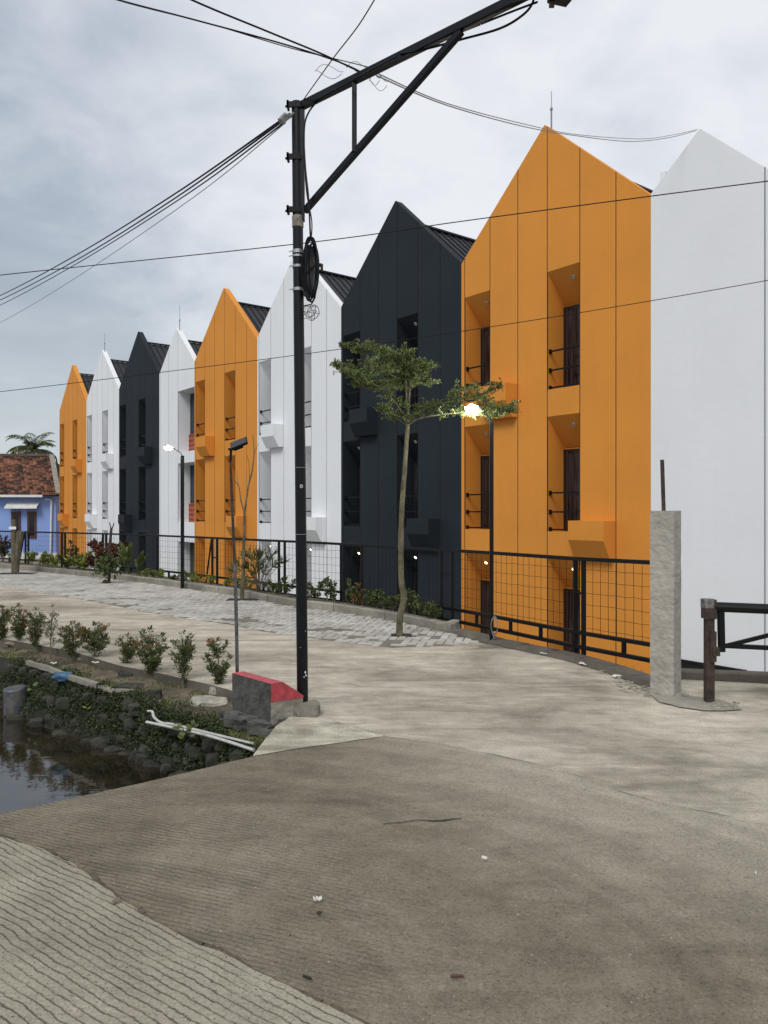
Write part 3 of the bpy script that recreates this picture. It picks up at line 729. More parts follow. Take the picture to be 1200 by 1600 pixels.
# ------------------------------------------------------------------ mesh fence
fr_ = empty('mesh_fence', (fl[-1].x, fl[-1].y, 0), 0, 'long low black steel fence with wire grid panels along the edge of the paving', 'fence')
def fence_at(x):     # interpolate over picture x of the top rail
    for i in range(len(fence_px)-1):
        a, b_ = fence_px[i], fence_px[i+1]
        if a[0] <= x <= b_[0]:
            t = (x-a[0])/(b_[0]-a[0]); iz = (1/a[2])*(1-t)+(1/b_[2])*t; Z = 1/iz
            y = a[1]+(b_[1]-a[1])*t; return P(x, y, Z)
    return fl[-1]
sx = [-60+10*i for i in range(109)]
tops = [fence_at(min(x, 1024)) for x in sx]
for i in range(2): # smooth
    tops = [tops[0]]+[(tops[j-1]+tops[j]*2+tops[j+1])/4 for j in range(1, len(tops)-1)]+[tops[-1]]
def rail(name, zoff, w, h):
    mb = MB()
    for i in range(len(tops)-1):
        a = tops[i]; b_ = tops[i+1]
        if (b_-a).length < 1e-3: continue
        mb.bar(a+Vector((0, 0, zoff)), b_+Vector((0, 0, zoff))+(b_-a)*.02, w, h)
    o = mb.build(name, M['black'], fr_); o.data.transform(Matrix.Translation(-fr_.location)); return o
rail('top_rail', 0, .045, .04); rail('mid_rail', -.80, .045, .04); rail('bottom_rail', -.955, .045, .04)
tl = [0]
for i in range(len(tops)-1): tl.append(tl[-1]+(tops[i+1]-tops[i]).length)
def t_at(t):
    i = 0
    while i < len(tl)-2 and tl[i+1] < t: i += 1
    if tl[i+1]-tl[i] < 1e-6: return tops[i]
    return tops[i].lerp(tops[i+1], (t-tl[i])/(tl[i+1]-tl[i]))
def t_of(x):
    i = (x+60)/10; k = int(i); k = max(0, min(k, len(tl)-2)); return tl[k]+(tl[k+1]-tl[k])*(i-k)
def fput(mb, name, par=None):
    o = mb.build(name, M['black'], par or fr_); o.data.transform(Matrix.Translation(-fr_.location)); return o
posts = [-30, 40, 44.5, 97, 102, 161, 166, 246, 332, 339.5, 436, 445, 533, 566, 690, 707, 899, 912]
braces = [(30, 39), (155, 161), (322, 331), (541, 551)]
for x in posts:
    p = t_at(t_of(x)); mb = MB(); mb.b2((p.x-.022, p.y-.022, .0), (p.x+.022, p.y+.022, p.z-.015)); fput(mb, 'post')
for (xa, xb) in braces:
    p = t_at(t_of(xa)); q = t_at(t_of(xb)); mb = MB(); mb.bar((p.x, p.y-.02, .05), (q.x, q.y-.02, q.z-.03), .03, .03); fput(mb, 'brace')
for (xa, xb, z) in ((899, 912, .70), (332, 339.5, .62), (436, 445, .65), (97, 102, .6), (40, 44.5, .6), (690, 707, .72)):
    p = t_at(t_of(xa)); q = t_at(t_of(xb)); mb = MB(); mb.bar((p.x, p.y, z), (q.x, q.y, z), .025, .025); fput(mb, 'link_bar')
for x in (-10, 15, 68, 125, 205, 264, 300, 372, 412, 492, 517, 600, 650, 745, 798, 845, 975):
    p = t_at(t_of(x)); mb = MB(); mb.b2((p.x-.02, p.y-.02, p.z-.945), (p.x+.02, p.y+.02, p.z-.81)); fput(mb, 'stud')
cuts = [-58, 40, 44.5, 97, 102, 161, 166, 246, 332, 339.5, 436, 445, 533, 707, 899, 912, 1022]
for a, b_ in zip(cuts[:-1], cuts[1:]):
    if b_-a < 12: continue
    t0, t1 = t_of(a)+.03, t_of(b_)-.03; mb = MB(); n = max(2, int((t1-t0)/.105)); wr = .0028
    vis = []
    for k in range(n+1):
        p = t_at(t0+(t1-t0)*k/n)+Vector((0, .012, 0)); mb.tube([p+Vector((0, 0, -.015)), p+Vector((random.uniform(-.004, .004), 0, -.40)), p+Vector((0, 0, -.785))], wr, 4, cap=False)
    for z in range(1, 7):
        pts = [t_at(t0+(t1-t0)*k/n)+Vector((0, .016, -.125*z+.01+random.uniform(-.004, .004))) for k in range(n+1)]
        mb.tube(pts, wr, 4, cap=False)
    fput(mb, 'wire_grid')
# ------------------------------------------------------------------ concrete pillar, barrier
pc = G(1040, 1084); rt = empty('concrete_pillar', (pc.x, pc.y, 0), R(-38), 'square rough grey concrete pillar with a steel bar sticking out of its top', 'pillar')
bm = bmesh.new(); bmesh.ops.create_cube(bm, size=1)
bmesh.ops.subdivide_edges(bm, edges=bm.edges[:], cuts=14, use_grid_fill=True)
for v in bm.verts:
    c = v.co; v.co = Vector((c.x*.205, c.y*.20, (c.z+.5)*1.63-.03))
    ed_ = (abs(c.x) > .46)+(abs(c.y) > .46)+(c.z > .46)
    k = .004+.010*(ed_ > 1)*max(0, noise.noise(v.co*9)+.3)
    v.co += Vector((-c.x*k*2, -c.y*k*2, -(c.z > .46)*k*1.4))+Vector((noise.noise(v.co*14), noise.noise(v.co*14+Vector((9, 0, 0))), 0))*.004
me = bpy.data.meshes.new('shaft'); bm.to_mesh(me); bm.free(); me.materials.append(M['pillar']); o = bpy.data.objects.new('shaft', me); col.objects.link(o); o.parent = rt
mb = MB(); mb.bar((-.015, 0, 1.55), (-.03, 0, 2.04), .032, .012); mb.bar((-.015, 0.004, 1.55), (-.022, 0.004, 1.80), .022, .014, 1); mb.build('steel_bar', [M['rust'], M['mortar']], rt)
mb = MB(); mb.rock((0, 0, .0), (.17, .15, .04), 4, rough=.3); mb.build('footing', M['mortar'], rt, smooth=True)
pe = MB(); pe.rock(G(1071, 1090, 0)+Vector((0, 0, .02)), (.03, .03, .025), 3); tag(pe.build('stone', M['mortar'], smooth=True), 'small grey stone touching the foot of the concrete pillar', 'stone')
# mortar spread round the pillar and post
ms = MB(); pts = [G(1016, 1086), G(1030, 1098), G(1060, 1106), G(1100, 1112), G(1130, 1112), G(1160, 1110), G(1150, 1103), G(1128, 1096), G(1105, 1091), G(1060, 1087), G(1030, 1078)]
fill(ms, jit(pts+[pts[0]], 10, .015, 2)[:-1], .010)
tag(ms.build('mortar_strip', M['kerb']), kind='structure')
# steel swing barrier
gp_ = G(1108, 1098); sb = empty('steel_barrier', (gp_.x, gp_.y, 0), 0, 'black steel swing barrier hung on a rusty post at the right edge', 'barrier')
Zg = gp_.y
mb = MB(); mb.b2((-.033, -.033, -.02), (.033, .033, .72)); mb.b2((-.05, -.045, .70), (.045, .045, .86)); mb.build('post', M['rust'], sb)
mb = MB(); mb.b2((-.012, -.065, .35), (.035, -.034, .60)); mb.b2((.0, -.075, .40), (.06, -.036, .47)); mb.build('hinge_plate', M['rust'], sb)
mb = MB(); mb.b2((-.052, -.048, .79), (.02, .048, .862)); mb.build('post_cap', simple('flaking_paint', (.16, .15, .14), rough=.8, var=.5, scale=30, c2=(.03, .028, .025)), sb)
e1 = P(1210, 951, 6.25)-sb.location
mb = MB(); a = Vector((.02, 0, CH-(948-HY)*Zg/F)); b_ = Vector((e1.x*3.2, e1.y*3.2, a.z-.012)); mb.tube([a, b_], .042, 14); mb.build('top_tube', M['black'], sb)
dirb = (b_-a).normalized()
mb = MB(); c = a+dirb*.07; mb.bar((c.x, c.y, a.z), (c.x+.008, c.y, a.z-.37), .045, .045); mb.build('upright', M['black'], sb)
mb = MB(); q = a+dirb*.06; q.z = CH-(1008-HY)*Zg/F; r2_ = q+dirb*1.9; r2_.z = q.z; mb.bar(q, r2_, .04, .035); mb.build('lower_rail', M['black'], sb)
mb = MB(); q2 = q+dirb*.05; r3_ = a+dirb*.98; r3_.z = a.z-.04; mb.bar(q2, r3_, .032, .032); mb.build('brace', M['black'], sb)
# ------------------------------------------------------------------ utility pole
ZP = 6.05; pb_ = P(472, 1105, ZP)
up = empty('utility_pole', (pb_.x, ZP, 0), 0, 'tall black steel utility pole with a braced overhead arm on a lump of concrete', 'pole')
bx, by = pb_.x, ZP
top_z = CH+(HY-160)*ZP/F
lp = lambda p: Vector(p)-up.location
mb = MB(); x0 = P(473, 1105, ZP).x; x1 = P(463.5, 165, ZP).x
zs = [0.03, 1.2, 2.4, 3.6, top_z]; mb.tube([(x0+(x1-x0)*z/top_z-bx, 0, z) for z in zs], [.044, .044, .042, .041, .040], 20); mb.build('shaft', M['pole'], up, smooth=False)
mb = MB(); ya = CH+(HY-345)*ZP/F; xx = P(471.5, 250, ZP).x-bx; mb.b2((xx-.02, -.03, ya), (xx+.022, .03, top_z-.03)); mb.build('side_channel', M['pole'], up)
mb = MB()
for yy in (165, 246, 328):
    z = CH+(HY-yy)*ZP/F; xq = P(461, yy, ZP).x-bx; mb.b2((xq-.062, -.045, z-.03), (xq+.05, -.025, z+.012)); mb.b2((xq-.062, -.045, z-.03), (xq-.045, .03, z+.022)); mb.tube([(xq-.075, -.01, z-.012), (xq-.04, -.01, z-.012)], .010, 8)
mb.build('clamp_bracket', M['black'], up)
for yy, h_ in ((394, .014), (401, .008), (417, .010), (453, .012)):
    z = CH+(HY-yy)*ZP/F; xq = x0+(x1-x0)*z/top_z-bx
    mb = MB(); mb.lathe([(.0435, -h_), (.0465, -h_), (.0465, h_), (.0435, h_)], (xq, 0, z), 20); mb.bar((xq-.07, -.02, z-.004), (xq-.04, -.03, z), .008, .006); mb.build('steel_band', M['steel'], up)
z = CH+(HY-347)*ZP/F; xq = x0+(x1-x0)*z/top_z-bx; mb = MB(); mb.lathe([(.0425, -.045), (.046, -.04), (.045, .0), (.047, .04), (.0425, .045)], (xq, 0, z), 16); mb.build('tape_wrap', M['mortar'], up)
for yy in (731, 835):
    z = CH+(HY-yy)*ZP/F; xq = x0+(x1-x0)*z/top_z-bx; mb = MB(); mb.lathe([(.0435, -.002), (.048, 0), (.0435, .003)], (xq, 0, z), 16); mb.tube([(xq+.045, 0, z), (xq+.075, -.02, z-.03), (xq+.08, -.02, z-.06)], .002, 4); mb.build('wire_tie', M['greyw'], up)
# arm towards the viewer
HZ = top_z-.03-CH
armp = lambda px, py: P(px, py, HZ*F/(HY-py))
a0 = P(470, 168, ZP); 
dirA = (armp(800, 2)-a0); dirA.z = 0; La = dirA.length; dirA.normalize()
a0 = Vector((a0.x, a0.y, CH+HZ))
mb = MB(); mb.bar(lp(a0-dirA*.02), lp(a0+dirA*(La+.55)), .05, .052); mb.build('arm', M['pole'], up)
s0 = P(476, 330, ZP); s1 = a0+dirA*(La*.80)+Vector((0, 0, -.03))
mb = MB(); mb.bar(lp(s0), lp(s1), .042, .042); mb.build('brace', M['pole'], up)
m0 = a0+dirA*(La*.30); t = None
# foot of the hanger on the brace, straight below
tt = (m0-s0).dot(dirA)/((s1-s0).dot(dirA)); m1 = s0.lerp(s1, tt)
mb = MB(); mb.bar(lp(m0), lp((m0.x, m0.y, m1.z)), .036, .036); mb.build('hanger', M['pole'], up)
mb = MB(); mb.rock((.02, -.02, .02), (.145, .11, .10), 11, rough=.45, sub=3); mb.build('footing', M['kerb'], up)
mb = MB(); z = CH+(HY-760)*ZP/F; xq = x0+(x1-x0)*z/top_z-bx
for k in range(14):
    a = k*2*math.pi/14; mb.box((xq+.012+.008*math.cos(a), -.0435, z+.012*math.sin(a)), (.005, .004, .005))
for px_, py_, w_ in ((477, 1049, .010), (479, 1054, .007), (476, 1056, .005), (467, 1080, .004), (478, 985, .003), (470, 1010, .003)):
    q = P(px_, py_, ZP); mb.rock((q.x-bx, -.034 if abs(q.x-bx) > .025 else -.0435, q.z), (w_, .004, w_*1.3), int(px_+py_), sub=1, rough=.5)
mb.build('scuff_marks', M['white_pl'], up)
# things on the pole
tipp = a0+dirA*(La+.20); fx = empty('floodlight', tipp+Vector((.03, .0, -.03)), 0, 'small dark floodlight hanging under the tip of the pole arm', 'floodlight')
mb = MB(); mb.box((.09, 0, -.035), (.13, .09, .035), rz=.3); mb.build('housing', M['black'], fx)
mb = MB(); mb.box((.04, .01, -.07), (.03, .02, .03)); mb.bar((0, 0, 0.02), (.06, 0, -.03), .02, .02); mb.build('bracket', M['rust'], fx)
bxp = P(484, 425, ZP-.02); jb = empty('junction_box', bxp, 0, 'grey cable splice case with a rusty bracket strapped to the black pole', 'cable box')
mb = MB(); mb.lathe([(.0, -.2), (.045, -.19), (.055, -.15), (.055, .15), (.045, .19), (0, .2)], (0, 0, .0), 14); mb.build('case', simple('splice_case', (.07, .075, .08), rough=.5, var=.3), jb)
mb = MB(); mb.bar((-.05, -.03, -.06), (.04, -.07, .03), .03, .012); mb.bar((.04, -.07, .03), (.10, -.07, .032), .03, .02); mb.bar((.10, -.07, .04), (.10, -.07, -.01), .02, .012); mb.build('bracket', M['rust'], jb)
cc = P(483, 422, ZP-.09); co = MB()
for k in range(7):
    rx, rz_ = random.uniform(.030, .058), random.uniform(.19, .25); ph = random.uniform(0, 6); tw = random.uniform(-.25, .25); pts = []
    for j in range(37):
        a = 2*math.pi*j/36; pts.append(Vector((cc.x+.01+rx*math.cos(a)+.006*k-.012, cc.y+.02*math.sin(a*2+ph)-.006*k, cc.z+rz_*math.sin(a))))
    co.tube(pts, .0075, 6)
tag(rebase(co.build('cable_coil', M['cable']), (cc.x, cc.y, cc.z)), 'thick coil of black cable hanging on the utility pole', 'cable coil')
ne = MB(); nc = P(487, 490, ZP-.05)
for k in range(7):
    r_ = random.uniform(.04, .065); ax = rv(); b1 = ax.orthogonal().normalized(); b2_ = ax.cross(b1); o0 = rv()*.02
    ne.tube([nc+o0+(b1*math.cos(a*2*math.pi/24)+b2_*math.sin(a*2*math.pi/24))*r_ for a in range(25)], .002, 4)
ne.tube([nc+Vector((-.06, 0, .06)), nc+Vector((0, -.01, .07)), nc+Vector((.03, 0, .13))], .005, 5)
tag(rebase(ne.build('wire_tangle', M['cable']), nc), 'loose ball of thin black wire hanging below the cable coil', 'wire')
# cables down the pole
def cable(name, pts, r, label, mat='cable', n=10, cat='cable', group=None):
    mb = MB(); sp = spline(pts, n); mb.tube(sp, r, 5)
    return tag(rebase(mb.build(name, M[mat]), sp[0]), label, cat, group)
cable('cable', [P(620, 88, 5.2), P(540, 132, 5.65), P(500, 155, 5.9), P(480, 180, 6.0), P(475, 210, 6.0), P(477, 260, 5.98), P(482, 310, 5.95), P(485, 370, 5.94)], .007, 'black cable curving from the arm down the pole to the coil')
cable('cable', [P(475, 240, 6.0), P(479, 300, 5.97), P(487, 345, 5.93), P(486, 375, 5.93)], .005, 'short black cable beside the upper part of the pole')
cable('cable', [P(836, -22, 4.75), P(832, 5, 4.8), P(815, 25, 4.85), P(780, 45, 4.95), P(720, 62, 5.1), P(660, 78, 5.25), P(625, 84, 5.35)], .008, 'black cable sagging in a long loop below the arm tip')
cable('cable', [P(840, 3, 4.75), P(800, 18, 4.85), P(740, 42, 5.05), P(680, 66, 5.2), P(640, 82, 5.35)], .007, 'black cable running close below the arm towards the floodlight')
gl = 'overhead cables going left from the pole top'
cable('overhead_cable', [P(446, 183, 5.95), P(270, 305, 8.5), P(120, 398, 12), P(0, 462, 16), P(-120, 515, 20)], .0085, 'uppermost of the cables fanning left from the pole top', group=gl)
cable('overhead_cable', [P(446, 186, 5.95), P(270, 312, 8.5), P(120, 406, 12), P(0, 469, 16), P(-120, 522, 20)], .008, 'second overhead cable from the top, fanning left from the pole', group=gl)
cable('overhead_cable', [P(446, 190, 5.95), P(290, 305, 8.2), P(120, 412, 12), P(0, 477, 16), P(-120, 532, 20)], .0065, 'third overhead cable from the top, fanning left from the pole', group=gl)
cable('overhead_cable', [P(446, 192, 5.95), P(300, 310, 8.2), P(120, 433, 12), P(0, 504, 15), P(-120, 560, 18)], .004, 'lowest and thinnest of the cables fanning left from the pole', 'greyw', group=gl)
cl = MB(); q0 = P(446, 184, 5.95); 
cl.bar(P(439, 190, 5.9), P(452, 180, 6.0), .035, .035); cl.tube([P(436, 188, 5.9), P(446, 178, 5.92)], .014, 8); cl.tube([P(452, 182, 5.98), P(460, 176, 6.03)], .01, 8)
tag(rebase(cl.build('cable_clamp', M['greyw']), q0), 'grey anchor clamp holding the left cables at the pole top', 'clamp')
cable('overhead_cable', [P(-150, 449, 11.5), P(0, 430, 11.2), P(470, 380.5, 10), P(720, 346, 9.4), P(960, 314, 8.8), P(1200, 283, 8.3), P(1500, 245, 7.8)], .0065, 'single black cable crossing the whole view behind the pole at gable height')
cable('overhead_cable', [P(-150, 627, 15), P(0, 612, 14.5), P(250, 582, 13.8), P(535, 545, 13), P(860, 496, 12.2), P(1200, 438, 11.4), P(1500, 380, 10.8)], .006, 'lower single cable crossing the house fronts at window height')
cable('overhead_cable', [P(60, -42, 4.6), P(175, -3, 4.8), P(300, 30, 5.0), P(440, 68, 5.3), P(530, 97, 5.6), P(575, 118, 5.75)], .0055, 'lower dark cable coming from the upper left to the arm', group='cables from upper left to the arm')
cable('overhead_cable', [P(60, -45, 4.55), P(183, 0, 4.75), P(330, 38, 5.05), P(450, 74, 5.35), P(540, 96, 5.6), P(580, 106, 5.7)], .0035, 'thin cable just above the lower one from the upper left', group='cables from upper left to the arm')
cable('overhead_cable', [P(180, -60, 4.6), P(300, 0, 4.9), P(420, 50, 5.2), P(500, 83, 5.5), P(562, 112, 5.75)], .0065, 'thicker cable sloping from the top edge down to the arm', group='cables from upper left to the arm')
cable('overhead_cable', [P(588, 118, 5.7), P(700, 165, 7.5), P(820, 198, 10), P(900, 212, 12), P(985, 221, 13.5), P(1045, 215, 14.3), P(1088, 204, 14.8)], .006, 'drop cable sagging from the arm to the peak of the rightmost white house', 'greyw', group='drop cables to the end house')
cable('overhead_cable', [P(588, 114, 5.7), P(700, 162, 7.5), P(820, 194, 10), P(900, 210, 12), P(1000, 217, 13.5), P(1050, 211, 14.3), P(1090, 202, 14.8)], .005, 'thin companion cable above the sagging drop cable to the end house', 'greyw', group='drop cables to the end house')
cable('overhead_cable', [P(474, 156, 6.0), P(520, 92, 5.2), P(560, 40, 4.7), P(592, -12, 4.3)], .004, 'thin wire rising steeply from the pole top to the upper edge')
lo = MB()
for (cx_, cy_, rr, w_) in ((515, 112, .11, .35), (592, 128, .07, .75), (584, 122, .05, .8), (560, 105, .09, .3)):
    c = P(cx_, cy_, 5.7); lo.tube([c+Vector((rr*math.cos(a/20*2*math.pi+.4), .03*math.sin(a), rr*w_*math.sin(a/20*2*math.pi))) for a in range(18)], .0022, 4)
tag(rebase(lo.build('wire_tangle', M['greyw']), P(560, 115, 5.7)), 'loose curls of thin wire tied at the middle of the pole arm', 'wire')
# ------------------------------------------------------------------ painted block beside the pole
nb_ = G(423, 1126); v1 = (G(366, 1112)-nb_); v1.z = 0
u1 = Vector((-.364, .38, 0)).normalized(); v2_ = Vector((.85, .52, 0)).normalized()
rb = empty('parapet_block', nb_, 0, 'dark cement parapet block with a sloping red painted top beside the pole', 'block')
LB = .53; prof = [(0, -.08), (0, .28), (.095, .285), (.27, .16), (.27, -.08)]
def pt(l, t, z): return u1*l+v2_*t+Vector((0, 0, z))
mb = MB()
mb.add([pt(0, 0, -.08), pt(LB, 0, -.08), pt(LB, 0, .277), pt(0, 0, .277)], [(0, 3, 2, 1)], 0)
for l, fpp in ((0, (0, 1, 2, 3)), (LB, (3, 2, 1, 0))):
    mb.add([pt(l, 0, -.08), pt(l, .27, -.08), pt(l, .27, .14), pt(l, 0, .14)], [fpp], 1)
mb.add([pt(0, .27, -.08), pt(LB, .27, -.08), pt(LB, .27, .16), pt(0, .27, .16)], [(0, 1, 2, 3)], 1)
mb.build('body', [M['cement'], M['mortar']], rb)
mb = MB(); e_ = -.004
for l, fl_ in ((e_, 0), (LB-e_, 1)):
    f = [pt(l, .0, .14), pt(l, .27, .14), pt(l, .27, .16), pt(l, .095, .285), pt(l, 0, .28)]; mb.add(f, [[0, 1, 2, 3, 4] if not fl_ else [4, 3, 2, 1, 0]])
mb.add([pt(e_, -.002, .28), pt(e_, .095, .285), pt(LB-e_, .095, .285), pt(LB-e_, -.002, .28)], [(0, 1, 2, 3)])
mb.add([pt(e_, .095, .285), pt(e_, .272, .16), pt(LB-e_, .272, .16), pt(LB-e_, .095, .285)], [(0, 1, 2, 3)])
mb.build('red_cap', M['red'], rb)
mb = MB()
for k, (l, t, z, s_) in enumerate(((.05, -.02, -.09, .12), (.2, -.03, -.08, .13), (.36, -.03, -.08, .12), (.5, -.02, -.09, .10), (0, .1, -.07, .10))): mb.rock(pt(l, t+.01, z+.015), (s_*1.3, s_*.55, s_*.7), 20+k, rough=.7, sub=3)
mb.build('footing', M['cement'], rb)
# ------------------------------------------------------------------ lamps
def street_lamp(px, base_y, top_y, hx, hy, label, r=.026):
    b0 = G(px, base_y); Z = b0.y; ro = empty('street_lamp', b0, 0, label, 'street lamp', 'street lamps along the fence')
    tz = CH+(HY-top_y)*Z/F; mb = MB(); mb.b2((-r, -r, -.03), (r, r, tz)); mb.build('pole', M['black'], ro)
    hd = P(hx, hy, Z-.05)-ro.location; mb = MB()
    mb.tube(spline([(0, 0, tz-.02), (hd.x*.15, 0, tz+.06), (hd.x*.5, 0, tz+(hd.z-tz)*.62), (hd.x*.85, hd.y*.8, hd.z-.01)], 6), .010, 8); mb.build('arm', M['black'], ro)
    mb = MB(); a = Vector((hd.x*.45, hd.y*.5, tz+(hd.z-tz)*.62)); ax = (hd-a).normalized(); 
    T = Matrix((ax, Vector((0, 1, 0)).cross(ax).cross(ax)*-1, Vector((0, 1, 0)))).transposed()
    q = ax.to_track_quat('X', 'Z').to_matrix()
    mb.box(a.lerp(hd, .72), ((hd-a).length*.95, .11, .035), mat=q); hdo = mb.build('lamp_head', simple('lamp_housing', (.3, .31, .32), rough=.4, bump=0), ro)
    mb = MB(); mb.lathe([(0, -.065), (.06, -.052), (.085, -.018), (.085, 0), (0, .001)], hd+Vector((0, 0, -.016)), 16); mb.build('lens', M['streeton'], hdo)
    ld = bpy.data.lights.new('lamp_light', 'POINT'); ld.energy = 30; ld.color = (1, .97, .88); ld.shadow_soft_size = .06
    lo_ = bpy.data.objects.new('lamp_light', ld); col.objects.link(lo_); lo_.parent = ro; lo_.location = hd+Vector((-.0, -.02, -.11))
    return ro
sl1 = street_lamp(768, 1006, 660, 737, 634, 'lit street lamp at the fence in front of the nearest orange house', .022)
sl2 = street_lamp(285, 920, 712, 263, 697, 'lit street lamp standing at the fence in front of the narrow white house', .030)
tc_ = MB(); c0 = G(768, 1006)
for k in range(4):
    tc_.tube([c0+Vector((.03+.04*math.cos(a/16*6.283), -.03+.005*k, .22+(.09+.01*k)*math.sin(a/16*6.283))) for a in range(17)], .004, 5)
tc_.tube(spline([c0+Vector((.0, -.03, .14)), c0+Vector((.02, -.04, .08)), c0+Vector((-.01, -.05, .03)), c0+Vector((.03, -.06, .012))], 5), .004, 5)
tag(rebase(tc_.build('wire_coil', M['greyw']), c0+Vector((0, 0, .2))), 'coil of pale wire hanging on the foot of the near street lamp', 'wire')
b0 = G(371, 1062); Z = b0.y
so = empty('solar_lamp', b0, 0, 'small solar lamp on a thin leaning rusty pole behind the red topped block', 'solar lamp')
lq = lambda x, y: P(x, y, Z)-so.location
mb = MB(); mb.tube([lq(371, 1066), lq(369.5, 980), lq(367, 880)], .0165, 10); mb.build('pole', simple('worn_grey_pole', (.09, .09, .095), rough=.5, var=.6, scale=15, c2=(.02, .02, .025)), so)
mb = MB(); mb.tube([lq(367, 882), lq(364, 820), lq(361.5, 760), lq(360, 716)], [.014, .013, .013, .012], 10); mb.build('upper_pole', M['rust'], so)
mb = MB(); mb.tube([lq(360, 722), lq(361, 703), lq(366, 697)], .013, 8); mb.bar(lq(357, 702), lq(368, 702), .03, .02); mb.build('bracket', M['black'], so)
mb = MB(); c = lq(373.5, 693); q = Matrix.Rotation(R(-22), 3, 'Y') @ Matrix.Rotation(R(38), 3, 'X'); mb.box(c, (.165, .115, .018), mat=q); mb.box(c+Vector((-.01, .01, -.028)), (.09, .06, .03), mat=q); hd = mb.build('lamp_head', M['black'], so)
mb = MB(); mb.box(c+q @ Vector((0, 0, .0115)), (.15, .10, .004), mat=q); mb.build('solar_panel', simple('solar_cells', (.02, .022, .03), rough=.15, bump=0), hd)
# ------------------------------------------------------------------ plants
def leaves_on(mb, pts, n, l, w, mi, spread=.03, up=.5):
    for _ in range(n):
        i = random.randrange(len(pts)-1); p = pts[i].lerp(pts[i+1], random.random())
        d = rv(); d.z = abs(d.z)*up+d.z*(1-up); k = random.uniform(.7, 1.25)
        mb.leaf(p+rv()*spread*random.random(), d, rv(), l*k, w*k, random.choice(mi) if isinstance(mi, (list, tuple)) else mi)
def shrub(px, by, ty, wpx, label, red=.3, dense=1.0, lean=0, thin=False):
    b0 = G(px, by, -.07); Z = b0.y; h = (by-ty)*Z/F*1.06; rr = wpx*Z/F/2*1.2
    ro = empty('shrub', b0, 0, label, 'shrub', 'row of young shrubs on the canal bank')
    st_ = MB(); lf = MB(); ns = 3 if thin else 7
    st_.tube(spline([(0, 0, -.03), (lean*.3, 0, h*.3), (lean, 0, h*.9)], 5), [.009-.0005*i for i in range(11)], 6)
    br = []
    for k in range(ns*4):
        z0 = h*random.uniform(.08, .72); a = random.uniform(0, 6.28); 
        prof_ = math.sin(min(1, max(.1, (z0/h-.02)*1.15))*math.pi)**.6
        r_ = rr*random.uniform(.55, 1.0)*prof_
        p0 = Vector((lean*z0/h, 0, z0)); p1 = p0+Vector((math.cos(a)*r_*.5, math.sin(a)*r_*.5, h*.08)); p2 = p0+Vector((math.cos(a)*r_, math.sin(a)*r_, h*random.uniform(.14, .26)))
        if p2.z > h: p2.z = h
        sp = spline([p0, p1, p2], 3); st_.tube(sp, .0028, 4, cap=False); br.append(sp)
    br.append(spline([(lean*.5, 0, h*.5), (lean*.8, 0, h*.75), (lean, 0, h*.98)], 4))
    for sp in br:
        tip = sp[-1]; n = int((26 if not thin else 15)*dense)
        leaves_on(lf, sp[1:], n, .046, .011, [0, 1, 1], .03, .8)
        isred = random.random() < red*(-.35+1.6*tip.z/h)
        for _ in range(int(12*dense)): lf.leaf(tip+rv()*.018, (rv()+Vector((0, 0, .9))), rv(), .040, .011, 2 if isred else random.choice([0, 1, 1]))
    st_.build('stem', M['twig'], ro); lf.build('foliage', [M['leafd'], M['leafm'], M['leafr']], ro)
sh = [(3, 1006, 951, 26, 'shrub half cut off by the left edge, first of the bank row', .4, 1.2, 0, False),
      (29, 1010, 950, 28, 'dense upright shrub with red tips, second in the bank row from the left edge', .7, 1.2, .0, False),
      (56, 1019, 955, 28, 'reddish open shrub between the second shrub and the spindly one', .6, 1.0, .0, False),
      (78, 1025, 951, 15, 'very thin spindly shrub with bare lower stem, fourth from the left edge', .3, .6, .03, True),
      (111, 1032, 976, 36, 'round shrub with orange red tips, left of a closely planted pair', .5, 1.1, .02, False),
      (147, 1036, 978, 46, 'wide bushy shrub, right of a closely planted pair, above the blue bag', .35, 1.4, .01, False),
      (198, 1046, 996, 28, 'small sparse purplish shrub left of the tallest bushy one', .5, .8, .01, False),
      (236, 1060, 987, 48, 'large bushy shrub with a bright orange red crown', .5, 1.5, .0, False),
      (286, 1074, 993, 34, 'loose all green shrub with airy branches', .04, .9, .0, False),
      (342, 1080, 1003, 34, 'shrub nearest the red topped block, green with a few red leaves low on its right', .25, 1.0, -.01, False)]
for a in sh: shrub(*a)
# creeping cover on the bank
cv = MB()
for i in range(0, 96):
    for _ in range(1000 if BF[i][8].y < 10 else 260):
        a, b_ = BF[i], BF[i+1]; j = random.choices(range(4, 12), [.4, .6, 1, 3, 8, 8, 6, 3])[0]
        p = a[j].lerp(a[j+1], random.random()).lerp(b_[j].lerp(b_[j+1], random.random()), random.random())
        dens = noise.noise(p*2.6)+.3*noise.noise(p*7)
        if dens < -.55+(.45 if j < 8 else 0)+(.25 if p.z < -.46 else 0): continue
        if p.z < -.56: continue
        d = rv(); d.y -= .6; d.z += .25; s_ = random.uniform(.014, .032)
        cv.leaf(p+Vector((0, -random.uniform(0, .06), random.uniform(-.01, .03))), d, Vector((0, -.4, 1))+rv()*.6, s_, s_*.7, random.choices([0, 1, 2], [3, 1, 6])[0])
M['leafdd'] = leafm('ivy_leaf', (.022, .034, .012), trans=.1)
tag(cv.build('ground_cover', [M['leafd'], M['leafm'], M['leafdd']]), 'creeping weeds hanging over the canal bank', 'weeds', kind='stuff')
gs = MB()
